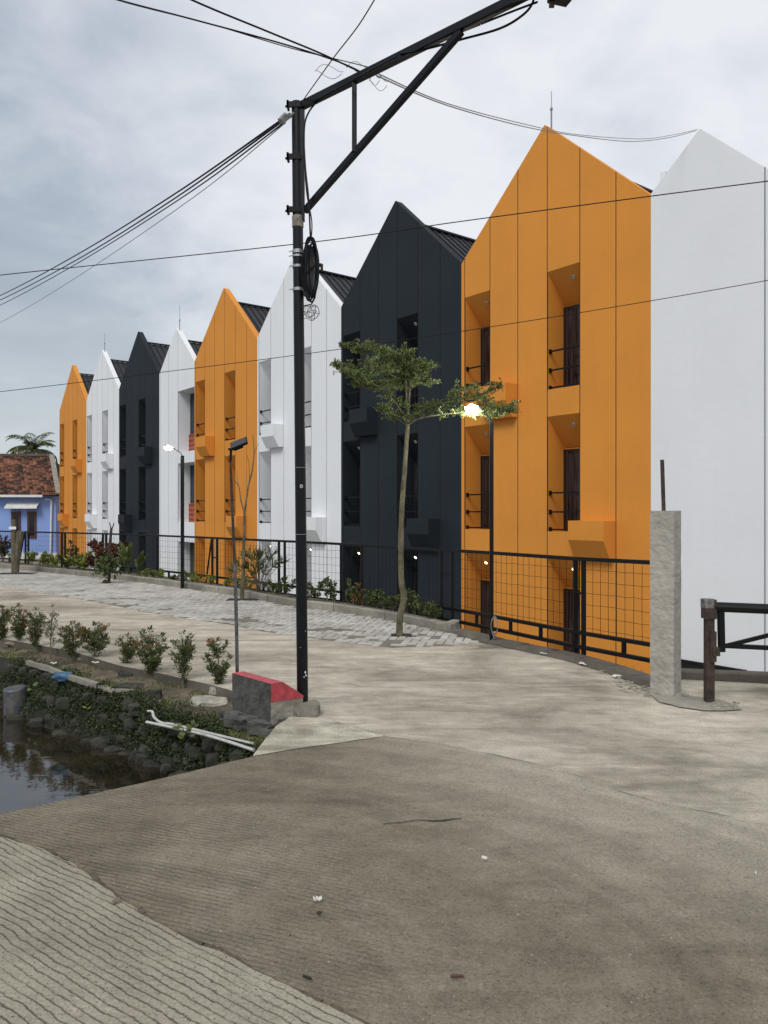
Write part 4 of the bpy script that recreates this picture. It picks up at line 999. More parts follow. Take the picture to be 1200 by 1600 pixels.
for i in range(0, 96):
    for _ in range(45):
        a, b_ = BF[i], BF[i+1]; j = random.choices(range(0, 8), [3, 1.5, 1, 1, 1.5, 3, 5, 6])[0]
        p = a[j].lerp(a[j+1], random.random()).lerp(b_[j].lerp(b_[j+1], random.random()), random.random())
        if noise.noise(p*3+Vector((4, 0, 0))) < -.05: continue
        for q in range(5): gs.leaf(p+Vector((random.uniform(-.02, .02), random.uniform(-.02, .02), -.01)), rv()*.6+Vector((0, 0, .8)), rv(), random.uniform(.02, .055), .006, 0 if q else 1)
tag(gs.build('grass', [M['leafm'], M['leafy']]), 'short tufts of grass on the canal bank', 'grass', kind='stuff')
# broad-leaved weeds over the pipes and the bank
def broad(px, py, Z, n, s_, label, mat='leafm', cat='weed'):
    p0 = P(px, py, Z); mb = MB()
    for _ in range(n):
        d = rv(); d.y = -abs(d.y)*.6; d.z = abs(d.z)*.5; c = p0+Vector((random.uniform(-1, 1)*s_*1.6, random.uniform(-.5, .5)*s_, random.uniform(-1, 1)*s_*1.2))
        dd = (d+Vector((0, -.2, -.2))).normalized(); x = dd.cross(Vector((0, -.7, .7))).normalized(); L_ = s_*random.uniform(.6, 1)
        ring = [c]+[c+dd*L_*(.5-.5*math.cos(t))+x*L_*.5*math.sin(t)*(1 if t < math.pi else 1) for t in [k*2*math.pi/9 for k in range(9)]]
        mb.add(ring[1:], [list(range(9))])
        mb.tube([p0+Vector((0, .02, -.04)), c], .0018, 4, cap=False)
    tag(rebase(mb.build('weed', M[mat]), p0+Vector((0, .02, -.04))), label, cat)
broad(288, 1138, 5.85, 14, .055, 'broad heart leaved weed growing across the white pipes')
broad(62, 1078, 8.3, 9, .06, 'broad leaved weed beside the floating bucket')
broad(137, 1099, 7.5, 3, .06, 'single pale green leaf cluster on the dark bank face', 'leafy')
# rocks on the bank
for k, (px, py, w_, h_, mt, z, lab) in enumerate([
    (242, 1092, 20, 22, 'stone', -.13, 'upright brownish rock where the upper white pipe starts'),
    (340, 1082, 26, 16, 'paleston', -.07, 'round pale boulder at the foot of the shrub nearest the block'),
    (330, 1108, 62, 30, 'paleston', -.16, 'large flat pale rock left of the red topped block'),
    (326, 1092, 28, 7, 'stone', -.09, 'thin grey slab of stone between the boulder and the flat rock'),
    (200, 1056, 30, 10, 'stone', -.09, 'low flat stone left of the tallest bushy shrub'),
    (135, 1030, 26, 8, 'kerb', -.07, 'low concrete lump behind the closely planted pair of shrubs'),
    (205, 1074, 50, 9, 'stone', -.13, 'long flat mossy stone on the lip of the bank'),
    (368, 1128, 24, 22, 'stone', -.20, 'dark rock under the front corner of the red topped block'),
    (22, 1006, 24, 5, 'kerb', -.05, 'pale flat paving stone near the left edge of the bank'),
    (112, 1210, 0, 0, None, 0, '')]):
    if not mt: continue
    c = G(px, py, z); s_ = w_*c.y/F/2; hh = h_*c.y/F/2
    mb = MB(); mb.rock((0, 0, hh*.3), (s_*1.15, s_*.8, hh*1.25), 40+k, sub=3, rough=.28); o = mb.build('rock', M[mt]); o.location = c; tag(o, lab, 'rock')
# broken concrete ledges following the lip of the bank
for k, (pts, lab) in enumerate((([(40, 1033), (75, 1043), (100, 1054), (123, 1061), (150, 1069)], 'long thin broken concrete ledge along the bank lip above the bucket'),
                ([(122, 1056), (150, 1066), (175, 1073), (212, 1074)], 'short curved concrete ledge at the bank lip right of the blue bag'))):
    g_ = [G(x, y, -.10) for x, y in pts]; 
    if k == 1: g_ = [p+Vector((0, -.05, -.02)) for p in g_]
    outl = jit(g_, 6, .012, k)+jit([p+Vector((.01, .06, 0)) for p in g_[::-1]], 6, .02, k+3)
    mb = MB(); fill(mb, outl, -.095-.02*k); skirt(mb, outl+[outl[0]], -.145, -.095-.02*k); o = mb.build('concrete_ledge', M['kerb']); tag(rebase(o, g_[0]), lab, 'ledge')
bb = MB(); c = G(100, 1056, -.12); bb.rock((0, 0, 0), (.125, .06, .055), 70, sub=3, rough=.4); o = bb.build('plastic_bag', M['bluebag'], smooth=True); o.location = c+Vector((0, -.04, 0)); tag(o, 'crumpled dusty blue plastic bag stuck on the edge of the bank', 'bag')
# bucket standing in the water
c = P(27, 1110, 8.3); c.z = WL; bu = empty('bucket', c, R(20), 'upturned plastic bucket with a faded blue and red print standing in the canal', 'bucket'); bu.rotation_euler = (R(3), R(-5), R(20)); bu.scale = (.86, .86, .92)
mb = MB(); mb.lathe([(.0, .315), (.125, .315), (.135, .30), (.15, .02), (.155, .02), (.155, -.10)], (0, 0, 0), 28); mb.build('body', M['bucket'], bu, smooth=False)
mb = MB(); mb.lathe([(.152, -.02), (.163, -.02), (.163, .012), (.152, .014)], (0, 0, 0), 28); mb.build('rim', M['mortar'], bu)
# pipes
cable('pipe', [P(229, 1128, 6.5), P(320, 1148, 5.95), P(397, 1172, 5.5)], .0135, 'straight lower white plastic pipe along the bank', 'pvc', cat='pipe')
cable('pipe', [P(231, 1111, 6.55), P(238, 1112, 6.5), P(241, 1121, 6.45), P(252, 1129, 6.4), P(272, 1132, 6.25), P(330, 1146, 5.95), P(396, 1162, 5.6)], .0105, 'bent upper white plastic pipe along the bank', 'pvc', cat='pipe')
# ------------------------------------------------------------------ street tree
def limb(mb, pts, r0, r1, n=8):
    sp = spline(pts, 5); mb.tube(sp, [r0+(r1-r0)*i/(len(sp)-1) for i in range(len(sp))], n); return sp
tb = G(624, 995); ZT = tb.y; tr = empty('street_tree', tb, 0, 'young leafy tree with a crooked thin trunk in front of the large charcoal house', 'tree')
tq = lambda x, y, dz=0: P(x, y, ZT+dz)-tr.location
mb = MB(); sp = spline([tq(624, 997), tq(625, 965), tq(631, 935), tq(627, 905), tq(626.5, 840), tq(628.5, 785), tq(632.5, 731), tq(634.5, 700), tq(637, 665)], 6)
mb.tube(sp, [.045-.018*min(1, i/len(sp)*1.1)+.004*noise.noise(Vector((i*.7, 0, 0))) for i in range(len(sp))], 10)
limbs = [([(637, 668, 0), (625, 640, -.1), (600, 610, -.2), (575, 596, -.3), (545, 582, -.3), (527, 571, -.3)], .016),
         ([(637, 668, 0), (638, 640, 0), (640, 612, .1), (638, 585, .1), (620, 568, .1), (590, 552, .1), (560, 545, .1), (536, 541, .1)], .018),
         ([(638, 640, 0), (642, 600, 0), (655, 580, 0), (662, 568, 0)], .012),
         ([(637, 660, 0), (660, 640, .2), (700, 628, .3), (745, 618, .4), (785, 602, .4)], .013),
         ([(637, 662, 0), (665, 652, -.3), (720, 645, -.4), (770, 650, -.4), (803, 634, -.4)], .012),
         ([(637, 665, 0), (615, 652, .3), (595, 642, .4)], .009), ([(638, 664, 0), (670, 645, .4), (692, 640, .5)], .010),
         ([(640, 612, .1), (650, 600, -.2), (662, 598, -.3), (670, 600, -.4)], .008),
         ([(600, 610, -.2), (580, 605, -.1), (558, 602, 0)], .006), ([(638, 590, .1), (633, 562, 0), (628, 548, 0)], .007),
         ([(600, 560, .1), (590, 575, .5), (570, 570, .7)], .006), ([(620, 590, .0), (600, 580, -.5), (575, 566, -.7)], .006),
         ([(745, 620, .4), (760, 632, .0), (770, 660, -.1)], .006), ([(700, 628, .3), (715, 610, .1), (735, 608, -.2)], .006),
         ([(575, 596, -.3), (565, 585, .1), (548, 575, .3)], .005), ([(620, 568, .1), (612, 553, -.2), (585, 540, -.3)], .006), ([(640, 612, .1), (620, 600, .3), (598, 588, .5)], .006),
         ([(638, 585, .1), (655, 572, .4), (668, 580, .6)], .006), ([(637, 655, 0), (615, 648, -.2), (600, 640, -.4)], .006), ([(700, 648, -.3), (720, 640, -.1), (735, 645, .2)], .005),
         ([(770, 650, -.4), (785, 640, -.1), (795, 645, .1)], .005), ([(640, 600, .1), (625, 585, .2), (605, 566, .4)], .006)]
cl_ = []
for pts, r_ in limbs:
    s_ = limb(mb, [tq(*p) for p in pts], r_, .004, 6); cl_.append(s_)
mb.tube([tq(634, 565), tq(629, 548)], .012, 6); mb.tube([tq(636, 640), tq(634, 575)], [.014, .009], 6)
mb.build('trunk', M['trunkg'], tr)
lf = MB(); tw = MB()
def rosette(c, n, s_):
    for _ in range(n):
        d = rv()*.8+Vector((0, 0, .45)); lf.leaf(c+rv()*.012, d, Vector((0, 0, 1))+rv()*.5, s_*random.uniform(.7, 1.2), s_*.5, random.choices([0, 1, 2], [5, 2, 2])[0])
for li, s_ in enumerate(cl_):
    L_ = len(s_)
    start = {0: .20, 1: .38, 2: .35, 3: .10, 4: .35, 5: .35, 6: .35}.get(li, .25)
    nt_ = max(8, int(L_*2.0)) if li < 5 else 16
    for k in range(nt_):
        t = start+(1-start)*random.random(); i = min(L_-2, int(t*(L_-1))); p = s_[i].lerp(s_[i+1], random.random())
        a = random.uniform(0, 6.28); sp_ = .33 if li in (0, 1) else .25
        env = .45+.55*math.sin(math.pi*min(1, max(0, (t-start)/(1-start)*.8+.15)))
        r_ = sp_*random.uniform(.3, 1)*env; q = p+Vector((math.cos(a)*r_, math.sin(a)*r_, random.uniform(-.02, .07)))
        tw.tube([p, (p+q)/2+Vector((0, 0, -.01)), q], .0022, 4, cap=False)
        for c in range(5):
            rosette(p.lerp(q, .3+.7*c/4)+rv()*.02, random.randint(5, 8), .038)
lf.add(tw.v, tw.f, 3); lf.build('crown', [M['leaf'], M['leafm'], M['leafd'], M['twig']], tr)
pit = MB(); c = G(627, 994); pit.box((c.x, c.y, .016), (.26, .2, .006)); tag(pit.build('planting_hole', M['mud']), kind='structure')
# ------------------------------------------------------------------ sapling, stumps
sb0 = G(378, 937); Z = sb0.y; sp_ = empty('sapling', sb0, 0, 'bare leafless sapling with a forked top behind the solar lamp', 'tree'); q_ = lambda x, y: P(x, y, Z)-sp_.location
mb = MB(); limb(mb, [q_(378, 938), q_(380, 890), q_(381, 850), q_(382, 800)], .040, .022); limb(mb, [q_(382, 802), q_(388, 760), q_(394, 735), q_(397, 705), q_(395, 680)], .018, .005); limb(mb, [q_(382, 802), q_(376, 780), q_(373, 760), q_(362, 745)], .013, .005)
limb(mb, [q_(390, 755), q_(389, 725), q_(385, 708)], .008, .003, 5); limb(mb, [q_(374, 765), q_(371, 750), q_(370, 738)], .006, .003, 5); limb(mb, [q_(397, 710), q_(402, 697), q_(405, 692)], .005, .002, 5)
mb.build('trunk', M['trunkg'], sp_)
c = G(380, 938); pit = MB(); pit.box((c.x, c.y, .017), (.55, .3, .006)); tag(pit.build('planting_hole', M['mud']), kind='structure')
fk = G(24, 896); fo = empty('pruned_tree', fk, 0, 'thick forked tree stump with both limbs sawn off in front of the blue cottage', 'tree'); Z = fk.y; q_ = lambda x, y: P(x, y, Z)-fo.location
mb = MB(); limb(mb, [q_(24, 898), q_(23.5, 880), q_(22.5, 860), q_(21, 835), q_(22, 812)], .10, .055, 10); limb(mb, [q_(25, 890), q_(27, 870), q_(29.5, 850), q_(33, 830)], .075, .08, 10); limb(mb, [q_(28, 860), q_(28, 845), q_(28.5, 830)], .05, .055, 10); mb.build('trunk', M['bark'], fo)
sg = MB(); c = P(19.5, 825, Z-.12); sg.box(c, (.17, .012, .07), rz=.1); sg.bar(c+Vector((.0, .006, -.0)), c+Vector((.03, .08, -.0)), .02, .02)
tag(rebase(sg.build('name_board', M['white_pl']), c), 'small blank white board nailed to the sawn tree stump', 'sign')
c = G(26, 897); pit = MB(); pit.box((c.x, c.y, .017), (.9, .4, .006)); tag(pit.build('planting_hole', M['mud']), kind='structure')
st0 = G(170, 912); Z = st0.y; so2 = empty('staked_plant', st0, 0, 'green leafy shoot around a bare cut stem standing in the paving', 'plant'); q_ = lambda x, y: P(x, y, Z)-so2.location
mb = MB(); limb(mb, [q_(170, 913), q_(171, 880), q_(172, 850), q_(174, 825)], .035, .03); limb(mb, [q_(174, 828), q_(172, 820), q_(171, 816)], .015, .01, 6); limb(mb, [q_(174, 828), q_(177, 821), q_(178, 817)], .015, .01, 6); mb.build('trunk', M['rust'], so2)
lf = MB(); 
for _ in range(420):
    c = q_(170+random.gauss(0, 8), 884+random.gauss(0, 8)); c.y += random.gauss(0, .12); lf.leaf(c, rv(), rv(), .10, .05, random.choice([0, 1]))
for _ in range(50):
    c = q_(165+random.gauss(0, 3), 909+random.gauss(0, 2)); lf.leaf(c, rv(), rv(), .06, .03, 0)
lf.build('foliage', [M['leafm'], M['leafd']], so2)
# ------------------------------------------------------------------ planting bed plants
def bed(x, off=.22):         # point in the bed for a picture x, between kerb and fence
    f_ = fence_at(x); k = None
    for i in range(len(kerb_px)-1):
        a, b_ = kerb_px[i], kerb_px[i+1]
        if a[0] <= x <= b_[0]: k = G(x, a[1]+(b_[1]-a[1])*(x-a[0])/(b_[0]-a[0]))
    if k is None: k = G(x, 887)
    p = Vector((k.x, k.y, .085)).lerp(Vector((f_.x, f_.y, .085)), .25+off); return p
def bush(x, w, h, mats, n, l, wd, label, cat='bush', group=None, up=.6, off=.22, stem=True, flower=0):
    p = bed(x, off); ro = empty('bed_plant', p, 0, label, cat, group); lf = MB(); st_ = MB()
    for k in range(max(4, int(n/40))):
        a = random.uniform(0, 6.28); r_ = w*.5*random.uniform(.2, 1); t = Vector((math.cos(a)*r_, math.sin(a)*r_*.7, h*random.uniform(.5, 1))); m_ = Vector((t.x*.35, t.y*.35, t.z*.5))
        s_ = spline([Vector((0, 0, -.02)), m_, t], 4); st_.tube(s_, .005, 4, cap=False)
        leaves_on(lf, s_[3:], 26, l, wd, list(range(len(mats))), .03, up)
        for _ in range(14): lf.leaf(t+rv()*.02, rv()+Vector((0, 0, .6)), rv(), l, wd, random.randrange(len(mats)))
    if flower:
        for _ in range(flower):
            c = Vector((random.uniform(-.4, .4)*w, random.uniform(-.2, .2)*w, h*random.uniform(.8, 1.05)))
            for q in range(10): lf.leaf(c+rv()*.01, rv(), rv(), .025, .014, len(mats))
        mats = mats+['flower']
    lf.build('foliage', [M[m_] for m_ in mats], ro); st_.build('stem', M['twig'], ro)
bush(4, .7, .75, ['leafp', 'leafd'], 500, .09, .05, 'dark purple leaved bush at the left edge of the fence bed')
for i, x in enumerate((18, 50, 62, 75, 88)): bush(x, .4, .35, ['leafm', 'leafy'], 200, .09, .035, ['low mixed green plant between the purple bush and the stump', 'low green bed plant just right of the stump, below the cottage windows', 'low green bed plant second to the right of the stump', 'low green bed plant below the cottage downpipe', 'low green bed plant at the corner of the blue cottage'][i], 'plant')
bush(105, .8, .35, ['leafd', 'leafm'], 360, .10, .05, 'olive green bed plant below the farthest orange house')
bush(116, .3, .7, ['leafd'], 200, .08, .04, 'tall narrow green bed plant left of the yellow bush')
bush(130, 1.0, .38, ['leafy', 'leafy', 'leafm'], 600, .13, .045, 'bright yellow green bush in the bed below the farthest orange house')
bush(148, .45, .35, ['leafp'], 260, .10, .05, 'small dark red plant left of the big red leaved bush')
bush(168, 1.2, .75, ['leafp', 'leafr', 'leafp'], 1000, .11, .06, 'large red brown leaved bush behind the cut stem')
# big-leaved plants
def bigleaf(x, n, h, label, wd=.13, off=.2, mat='leafm'):
    p = bed(x, off); ro = empty('broad_leaf_plant', p, 0, label, 'plant')
    lf = MB(); st_ = MB()
    for k in range(n):
        a = random.uniform(0, 6.28); L_ = h*random.uniform(.6, 1); out = L_*random.uniform(.15, .5); base = Vector((random.uniform(-.06, .06), 0, 0))
        pts = spline([base, base+Vector((math.cos(a)*out*.3, math.sin(a)*out*.3, L_*.5)), base+Vector((math.cos(a)*out, math.sin(a)*out, L_))], 5)
        st_.tube(pts[:6], .007, 4, cap=False); sd = Vector((math.cos(a+1.57), math.sin(a+1.57), .1))
        rows_ = []
        for j in range(4, len(pts)):
            t = (j-4)/(len(pts)-5); w_ = wd*math.sin(math.pi*(.08+.9*t))*.5; rows_.append((pts[j]-sd*w_+Vector((0, 0, w_*.3)), pts[j], pts[j]+sd*w_+Vector((0, 0, w_*.3))))
        for r0_, r1_ in zip(rows_[:-1], rows_[1:]): lf.add([*r0_, *r1_], [(0, 1, 4, 3), (1, 2, 5, 4)])
    lf.build('leaves', M[mat], ro); st_.build('stem', M['leafd'], ro)
bigleaf(198, 8, .85, 'tall banana like plant with wide upright leaves, left of its lower neighbour'); bigleaf(216, 7, .62, 'banana like plant with leaning leaves, right of the taller one')
yl = [(229, .2), (239, .15), (246, .22), (255, .2), (273, .14), (291, .22), (302, .24), (310, .22), (329, .2), (353, .2), (376, .2), (388, .24)]
names_ = ['small yellow green tuft right of the banana like plants', 'tiny yellow tuft between two larger ones below the dark house corner', 'yellow green tuft below the left edge of the narrow white house', 'yellow green tuft, fourth in the row from the banana like plants', 'tiny dark green tuft left of the far street lamp', 'yellow tuft just right of the far street lamp', 'yellow bushy tuft, left of a touching pair below the middle orange house', 'yellow bushy tuft, right of a touching pair below the middle orange house', 'yellow tuft under the fence brace of the middle orange house', 'yellow tuft just left of the solar lamp pole', 'yellow tuft behind the bare sapling', 'larger olive tuft left of the spiky fan palm']
for (x, s_), nm in zip(yl, names_): bush(x, s_*1.5, s_, ['leafy', 'leafm'] if 'dark' not in nm else ['leafd'], 160, .055, .022, nm, 'plant', 'yellow tufts in the fence bed', off=.1)
# fan palm plant
p = bed(404, .25); fp = empty('fan_palm', p, 0, 'spiky young fan palm in the fence bed right of the bare sapling', 'palm'); lf = MB(); st_ = MB()
for k in range(26):
    a = random.uniform(0, 6.28); L_ = random.uniform(.4, .85); o_u = random.uniform(.15, .75); t = Vector((math.cos(a)*o_u*.75, math.sin(a)*o_u*.5, L_*(1-o_u*.35))); s_ = spline([Vector(), t*.5+Vector((0, 0, .05)), t], 4); st_.tube(s_, .006, 4, cap=False)
    dr_ = (s_[-1]-s_[-3]).normalized()
    for q in range(16): d = (dr_+rv()*.75).normalized(); lf.leaf(t-dr_*.04, d, rv(), random.uniform(.16, .27), .018, random.choice([0, 1]))
lf.build('fronds', [M['palm'], M['leafm']], fp); st_.build('stem', M['twig'], fp)
xs2 = [424, 437, 449, 480, 497, 511, 523, 543, 552, 566, 578, 590, 600, 612, 636, 648, 662, 672, 680]
for i, x in enumerate(xs2):
    fl_n = 1 if x in (552, 662) else 0
    bush(x, .30, random.uniform(.22, .40), ['leafd', 'leafm'] if x not in (566,) else ['leafd', 'leafr'], 130, .055, .032,
         {424: 'sparse green hedge plant nearest the fan palm', 437: 'green hedge plant left of the paired fence posts by the pole', 449: 'green hedge plant right of the paired fence posts, left of the utility pole', 480: 'green hedge plant just right of the utility pole', 497: 'green hedge plant, second to the right of the utility pole', 511: 'taller thin hedge plant against the white house', 523: 'small hedge plant at the right edge of the white house', 543: 'dense hedge plant at the left corner of the large dark house', 552: 'hedge plant with a red flower near the left corner of the large dark house', 566: 'hedge plant with reddish leaves below the first dark window column', 578: 'green hedge plant right of the reddish one', 590: 'green hedge plant, second right of the reddish one', 600: 'tall narrow hedge plant left of the street tree', 612: 'dense hedge plant touching the left side of the tree trunk in view', 636: 'tall hedge plant just right of the street tree trunk', 648: 'green hedge plant second to the right of the trunk', 662: 'hedge plant with a red flower right of the trunk', 672: 'small hedge plant, last but one at the right end of the bed', 680: 'last hedge plant at the right end of the bed'}[x],
         'plant', 'leafy plants in the fence bed', off=.15, flower=fl_n)
p = P(972, 1046, 9.6); ro = empty('grass_tuft', (p.x, p.y, p.z-.12), 0, 'tuft of yellow green grass below the nearest orange house behind the road kerb', 'grass tuft'); lf = MB()
for _ in range(170): lf.leaf(Vector((random.gauss(0, .1), random.gauss(0, .06), -.1)), rv()*.5+Vector((.1, 0, .8)), rv(), random.uniform(.12, .32), .012, random.choice([0, 1]))
lf.build('blades', [M['leafm'], M['leafy']], ro)
# ------------------------------------------------------------------ blue cottage, palm, trees behind
ZB = 52.0; bl = P(-60, 868, ZB); hb = empty('blue_cottage', (P(40, 868, ZB).x, ZB, P(40, 868, ZB).z-.1), 0, 'single storey light blue cottage with a weathered clay tile roof', 'house')
q_ = lambda x, y, dz=0: P(x, y, ZB+dz)-hb.location
mb = MB(); a = q_(-200, 868); b_ = q_(87.5, 776); mb.b2((a.x, 0, -.5), (b_.x, 6, b_.z+.05)); mb.build('wall', M['blue'], hb)
mb = MB(); mb.b2((a.x, -.06, -.5), (q_(90, 866).x, -.004, q_(0, 864).z)); mb.build('plinth', M['white_pl'], hb)
e0 = q_(-200, 773, -.6); e1 = q_(88.5, 773, -.6); r1_ = q_(78, 713, 3); r0_ = q_(-200, 713, 3)
mb = MB(); rows_ = 26; import itertools
for i in range(rows_):
    t0, t1 = i/rows_, (i+1.25)/rows_
    L0 = e0.lerp(r0_, t0); R0 = e1.lerp(r1_, t0); L1 = e0.lerp(r0_, t1); R1 = e1.lerp(r1_, t1); nc = 48
    wtile = (R0.x-L0.x)/nc*.98
    for j in range(nc):
        x = R0.x-(j+1)*wtile; 
        if P(0, 0, 1) and x+hb.location.x < -31: break
        z = random.uniform(0, .05)+.04; zz = random.uniform(0, .02)
        y0, y1 = L0.y, L1.y; shx = (R1.x-R0.x)*1.0 if j == 0 else (R1.x-R0.x)
        mb.add([(x, y0, L0.z+z), (x+wtile*.5, y0, L0.z+z+.07), (x+wtile, y0, L0.z+z), (x+shx+wtile, y1, L1.z+zz), (x+shx+wtile*.5, y1, L1.z+zz+.07), (x+shx, y1, L1.z+zz), (x, y0, L0.z-.02), (x+wtile, y0, L0.z-.02)], [(0, 1, 4, 5), (1, 2, 3, 4), (0, 6, 7, 2, 1)])
mb.build('roof', M['tile'], hb)
mb = MB(); mb.add([e0, e1, r1_, r0_], [(0, 1, 2, 3)]); e2 = Vector((e1.x, 6.6, e1.z)); e3 = Vector((e0.x, 6.6, e0.z)); mb.add([r0_, r1_, e2, e3], [(0, 1, 2, 3)]); mb.add([e1, e2, r1_], [(0, 1, 2)]); mb.build('roof_deck', M['mud'], hb)
mb = MB(); mb.bar(e1+Vector((.12, 0, .05)), r1_+Vector((.12, 0, .08)), .32, .14); mb.build('verge', M['mortar'], hb)
mb = MB(); mb.bar(r0_+Vector((0, 0, .1)), r1_+Vector((0, 0, .1)), .25, .16); mb.build('ridge', simple('ridge_mortar', (.10, .075, .06), var=.5, scale=2), hb)
mb = MB(); a = q_(-200, 774.5, -.62); b_ = q_(66.5, 775, -.62); mb.bar(a, b_, .12, .16); mb.build('gutter', M['white_pl'], hb)
mb = MB(); c = q_(80, 781, -.1); mb.tube([q_(71, 780, -.1), c, q_(80.5, 784, -.1), q_(79, 868, -.1)], .07, 8); mb.build('downpipe', M['white_pl'], hb)
for x0_, x1_ in ((18, 32.5), (43, 57)):
    mb = MB(); a = q_(x0_, 841); b_ = q_(x1_, 799); mb.b2((a.x, -.07, a.z), (b_.x, -.004, b_.z)); w_ = mb.build('window', M['wood'], hb)
    mb = MB(); mb.b2((a.x+.13, -.085, a.z+.2), (b_.x-.13, -.072, b_.z-.15)); mb.build('pane', M['dglass'], w_)
    mb = MB(); a = q_(x0_, 796); b_ = q_(x1_, 790); mb.b2((a.x, -.03, a.z), (b_.x, -.004, b_.z)); mb.build('vent', M['dglass'], hb)
mb = MB(); n = 26; a = q_(13, 784); b_ = q_(63, 784); lowz = q_(0, 792, -.5).z
for i in range(n):
    x0_ = a.x+(b_.x-a.x)*i/n; x1_ = a.x+(b_.x-a.x)*(i+1)/n; z0 = .03*(i % 2); z1 = .03*((i+1) % 2)
    mb.add([(x0_, -.004, a.z+z0), (x1_, -.004, a.z+z1), (x1_, -.55, lowz+z1), (x0_, -.55, lowz+z0)], [(0, 1, 2, 3)])
    mb.add([(x0_, -.55, lowz+z0), (x1_, -.55, lowz+z1), (x1_, -.56, lowz+z1-.13), (x0_, -.56, lowz+z0-.13)], [(0, 1, 2, 3)])
mb.build('awning', M['white_pl'], hb)
ZPm = 62; pr_ = P(50, 880, ZPm); pm = empty('coconut_palm', (pr_.x, ZPm, BASE), 0, 'coconut palm rising behind the roof of the blue cottage', 'palm')
cp = P(51, 705, ZPm)-pm.location; mb = MB(); mb.tube(spline([Vector((0, 0, 0)), Vector((cp.x*.5, 0, cp.z*.5)), cp], 5), [.2-.007*i for i in range(11)], 8); mb.build('trunk', M['bark'], pm)
def frond(root, mbl, mbs, base, az, el, L_, droop, w=.5):
    pts = []; p = Vector(base); e = el
    for k in range(14): pts.append(p.copy()); p = p+Vector((math.cos(az)*math.cos(e), math.sin(az)*math.cos(e), math.sin(e)))*L_/13; e -= droop/13*(1+k*.08)
    mbs.tube(pts, [.03-.0018*k for k in range(14)], 4, cap=False)
    for k in range(1, 13):
        for s_ in (-1, 1):
            for sub in (0, .33, .66):
                d = (pts[k+1]-pts[k]).normalized(); sd = d.cross(Vector((0, 0, 1))).normalized()*s_
                ll = w*math.sin(math.pi*min(1, (k+sub)/13*.9+.1))*random.uniform(.8, 1.1)
                mbl.leaf(pts[k].lerp(pts[k+1], sub), sd+d*.7+Vector((0, 0, -.45))+rv()*.15, Vector((0, 0, 1)), ll, .075, random.choice([0, 0, 0, 1]))
lf = MB(); st_ = MB()
for k in range(30):
    az = k*2.4+random.uniform(-.2, .2); el = [1.35, 1.0, .7, .35, .0][k % 5]+random.uniform(-.1, .1); frond(pm, lf, st_, cp, az, el, random.uniform(2.1, 2.9), 1.35+random.uniform(-.2, .4), .62)
lf.build('fronds', [M['palm'], M['leafy']], pm); st_.build('frond_stems', M['palm'], pm)
for k in range(3):
    pass
def bgtree(px, py_top, py_base, wpx, Z, label, mats=('leafd', 'palm')):
    b0 = P(px, py_base, Z); ro = empty('background_tree', (b0.x, Z, BASE), 0, label, 'tree', 'trees behind the blue cottage')
    h = P(px, py_top, Z).z-BASE; rr = wpx*Z/F/2; tm = MB(); tm.tube([(0, 0, 0), (.1, 0, h*.7)], [.15, .07], 6); tm.build('trunk', M['bark'], ro); lf = MB()
    for k in range(40):
        c = Vector((random.gauss(0, .5)*rr, random.gauss(0, .5)*rr, h*random.uniform(.25, .95)))
        for q in range(60): lf.leaf(c+rv()*random.random()*rr*.45, rv(), rv(), .26, .13, random.randrange(len(mats)))
    lf.build('crown', [M[m_] for m_ in mats], ro)
bgtree(90, 745, 880, 14, 60, 'dark bushy tree glimpsed between the blue cottage and the row houses')
bgtree(-10, 722, 880, 30, 70, 'dark tree behind the left end of the cottage roof', ('leafd', 'leafm'))
p2 = P(93, 735, 60); pm2 = empty('coconut_palm', (p2.x, 60, BASE), 0, 'small drooping palm between the cottage and the farthest orange house', 'palm'); lf = MB(); st_ = MB(); c2_ = Vector((0, 0, p2.z-BASE)); tm = MB(); tm.tube([(0, 0, 0), c2_], .12, 6); tm.build('trunk', M['bark'], pm2)
for k in range(14): frond(pm2, lf, st_, c2_, k*2.4, [.9, .4, .0][k % 3], 1.9, 2.0, .5)
lf.build('fronds', [M['palm'], M['leafd']], pm2); st_.build('frond_stems', M['palm'], pm2)
# ------------------------------------------------------------------ litter
def bit(px, py, w_, l_, mat, label, rz=0, name='litter', cat='litter', thick=.004, curl=True):
    c = G(px, py, .016 if py > 1000 else .02); mb = MB(); n = 3
    for i in range(n):
        x0_ = -l_/2+l_*i/n; x1_ = x0_+l_/n; z0, z1 = [random.uniform(.0, .012) if curl else 0 for _ in range(2)]
        mb.add([(x0_, -w_/2, z0), (x1_, -w_/2, z1), (x1_, w_/2, z1+.003), (x0_, w_/2, z0+.004), (x0_, -w_/2, z0+thick), (x1_, -w_/2, z1+thick), (x1_, w_/2, z1+.003+thick), (x0_, w_/2, z0+.004+thick)], [(3, 2, 1, 0), (4, 5, 6, 7), (0, 1, 5, 4), (1, 2, 6, 5), (2, 3, 7, 6), (3, 0, 4, 7)])
    o = mb.build(name, M[mat]); o.location = c; o.rotation_euler = (0, 0, rz); tag(o, label, cat)
bit(181, 1411, .02, .03, 'twig', 'small tan chip lying in the seam of the raked slab', .5, 'wood_chip', 'chip')
bit(496, 1407, .018, .035, 'paper', 'white scrap of paper in the middle of the brown road slab', .2)
bit(499, 1430, .015, .02, 'rust', 'little brown leaf just below the white scrap', -.6, 'dry_leaf', 'leaf')
bit(757, 1342, .009, .026, 'paper', 'cigarette end lying right of the middle of the road slab', -.7, 'cigarette_end', 'cigarette end', .007, False)
bit(714, 1527, .006, .045, 'wood', 'short reddish twig at the bottom centre of the road', .05, 'twig', 'twig', .005, False)
bit(1181, 1366, .007, .014, 'paper', 'tiny white fleck near the right edge of the brown slab', 1.2)
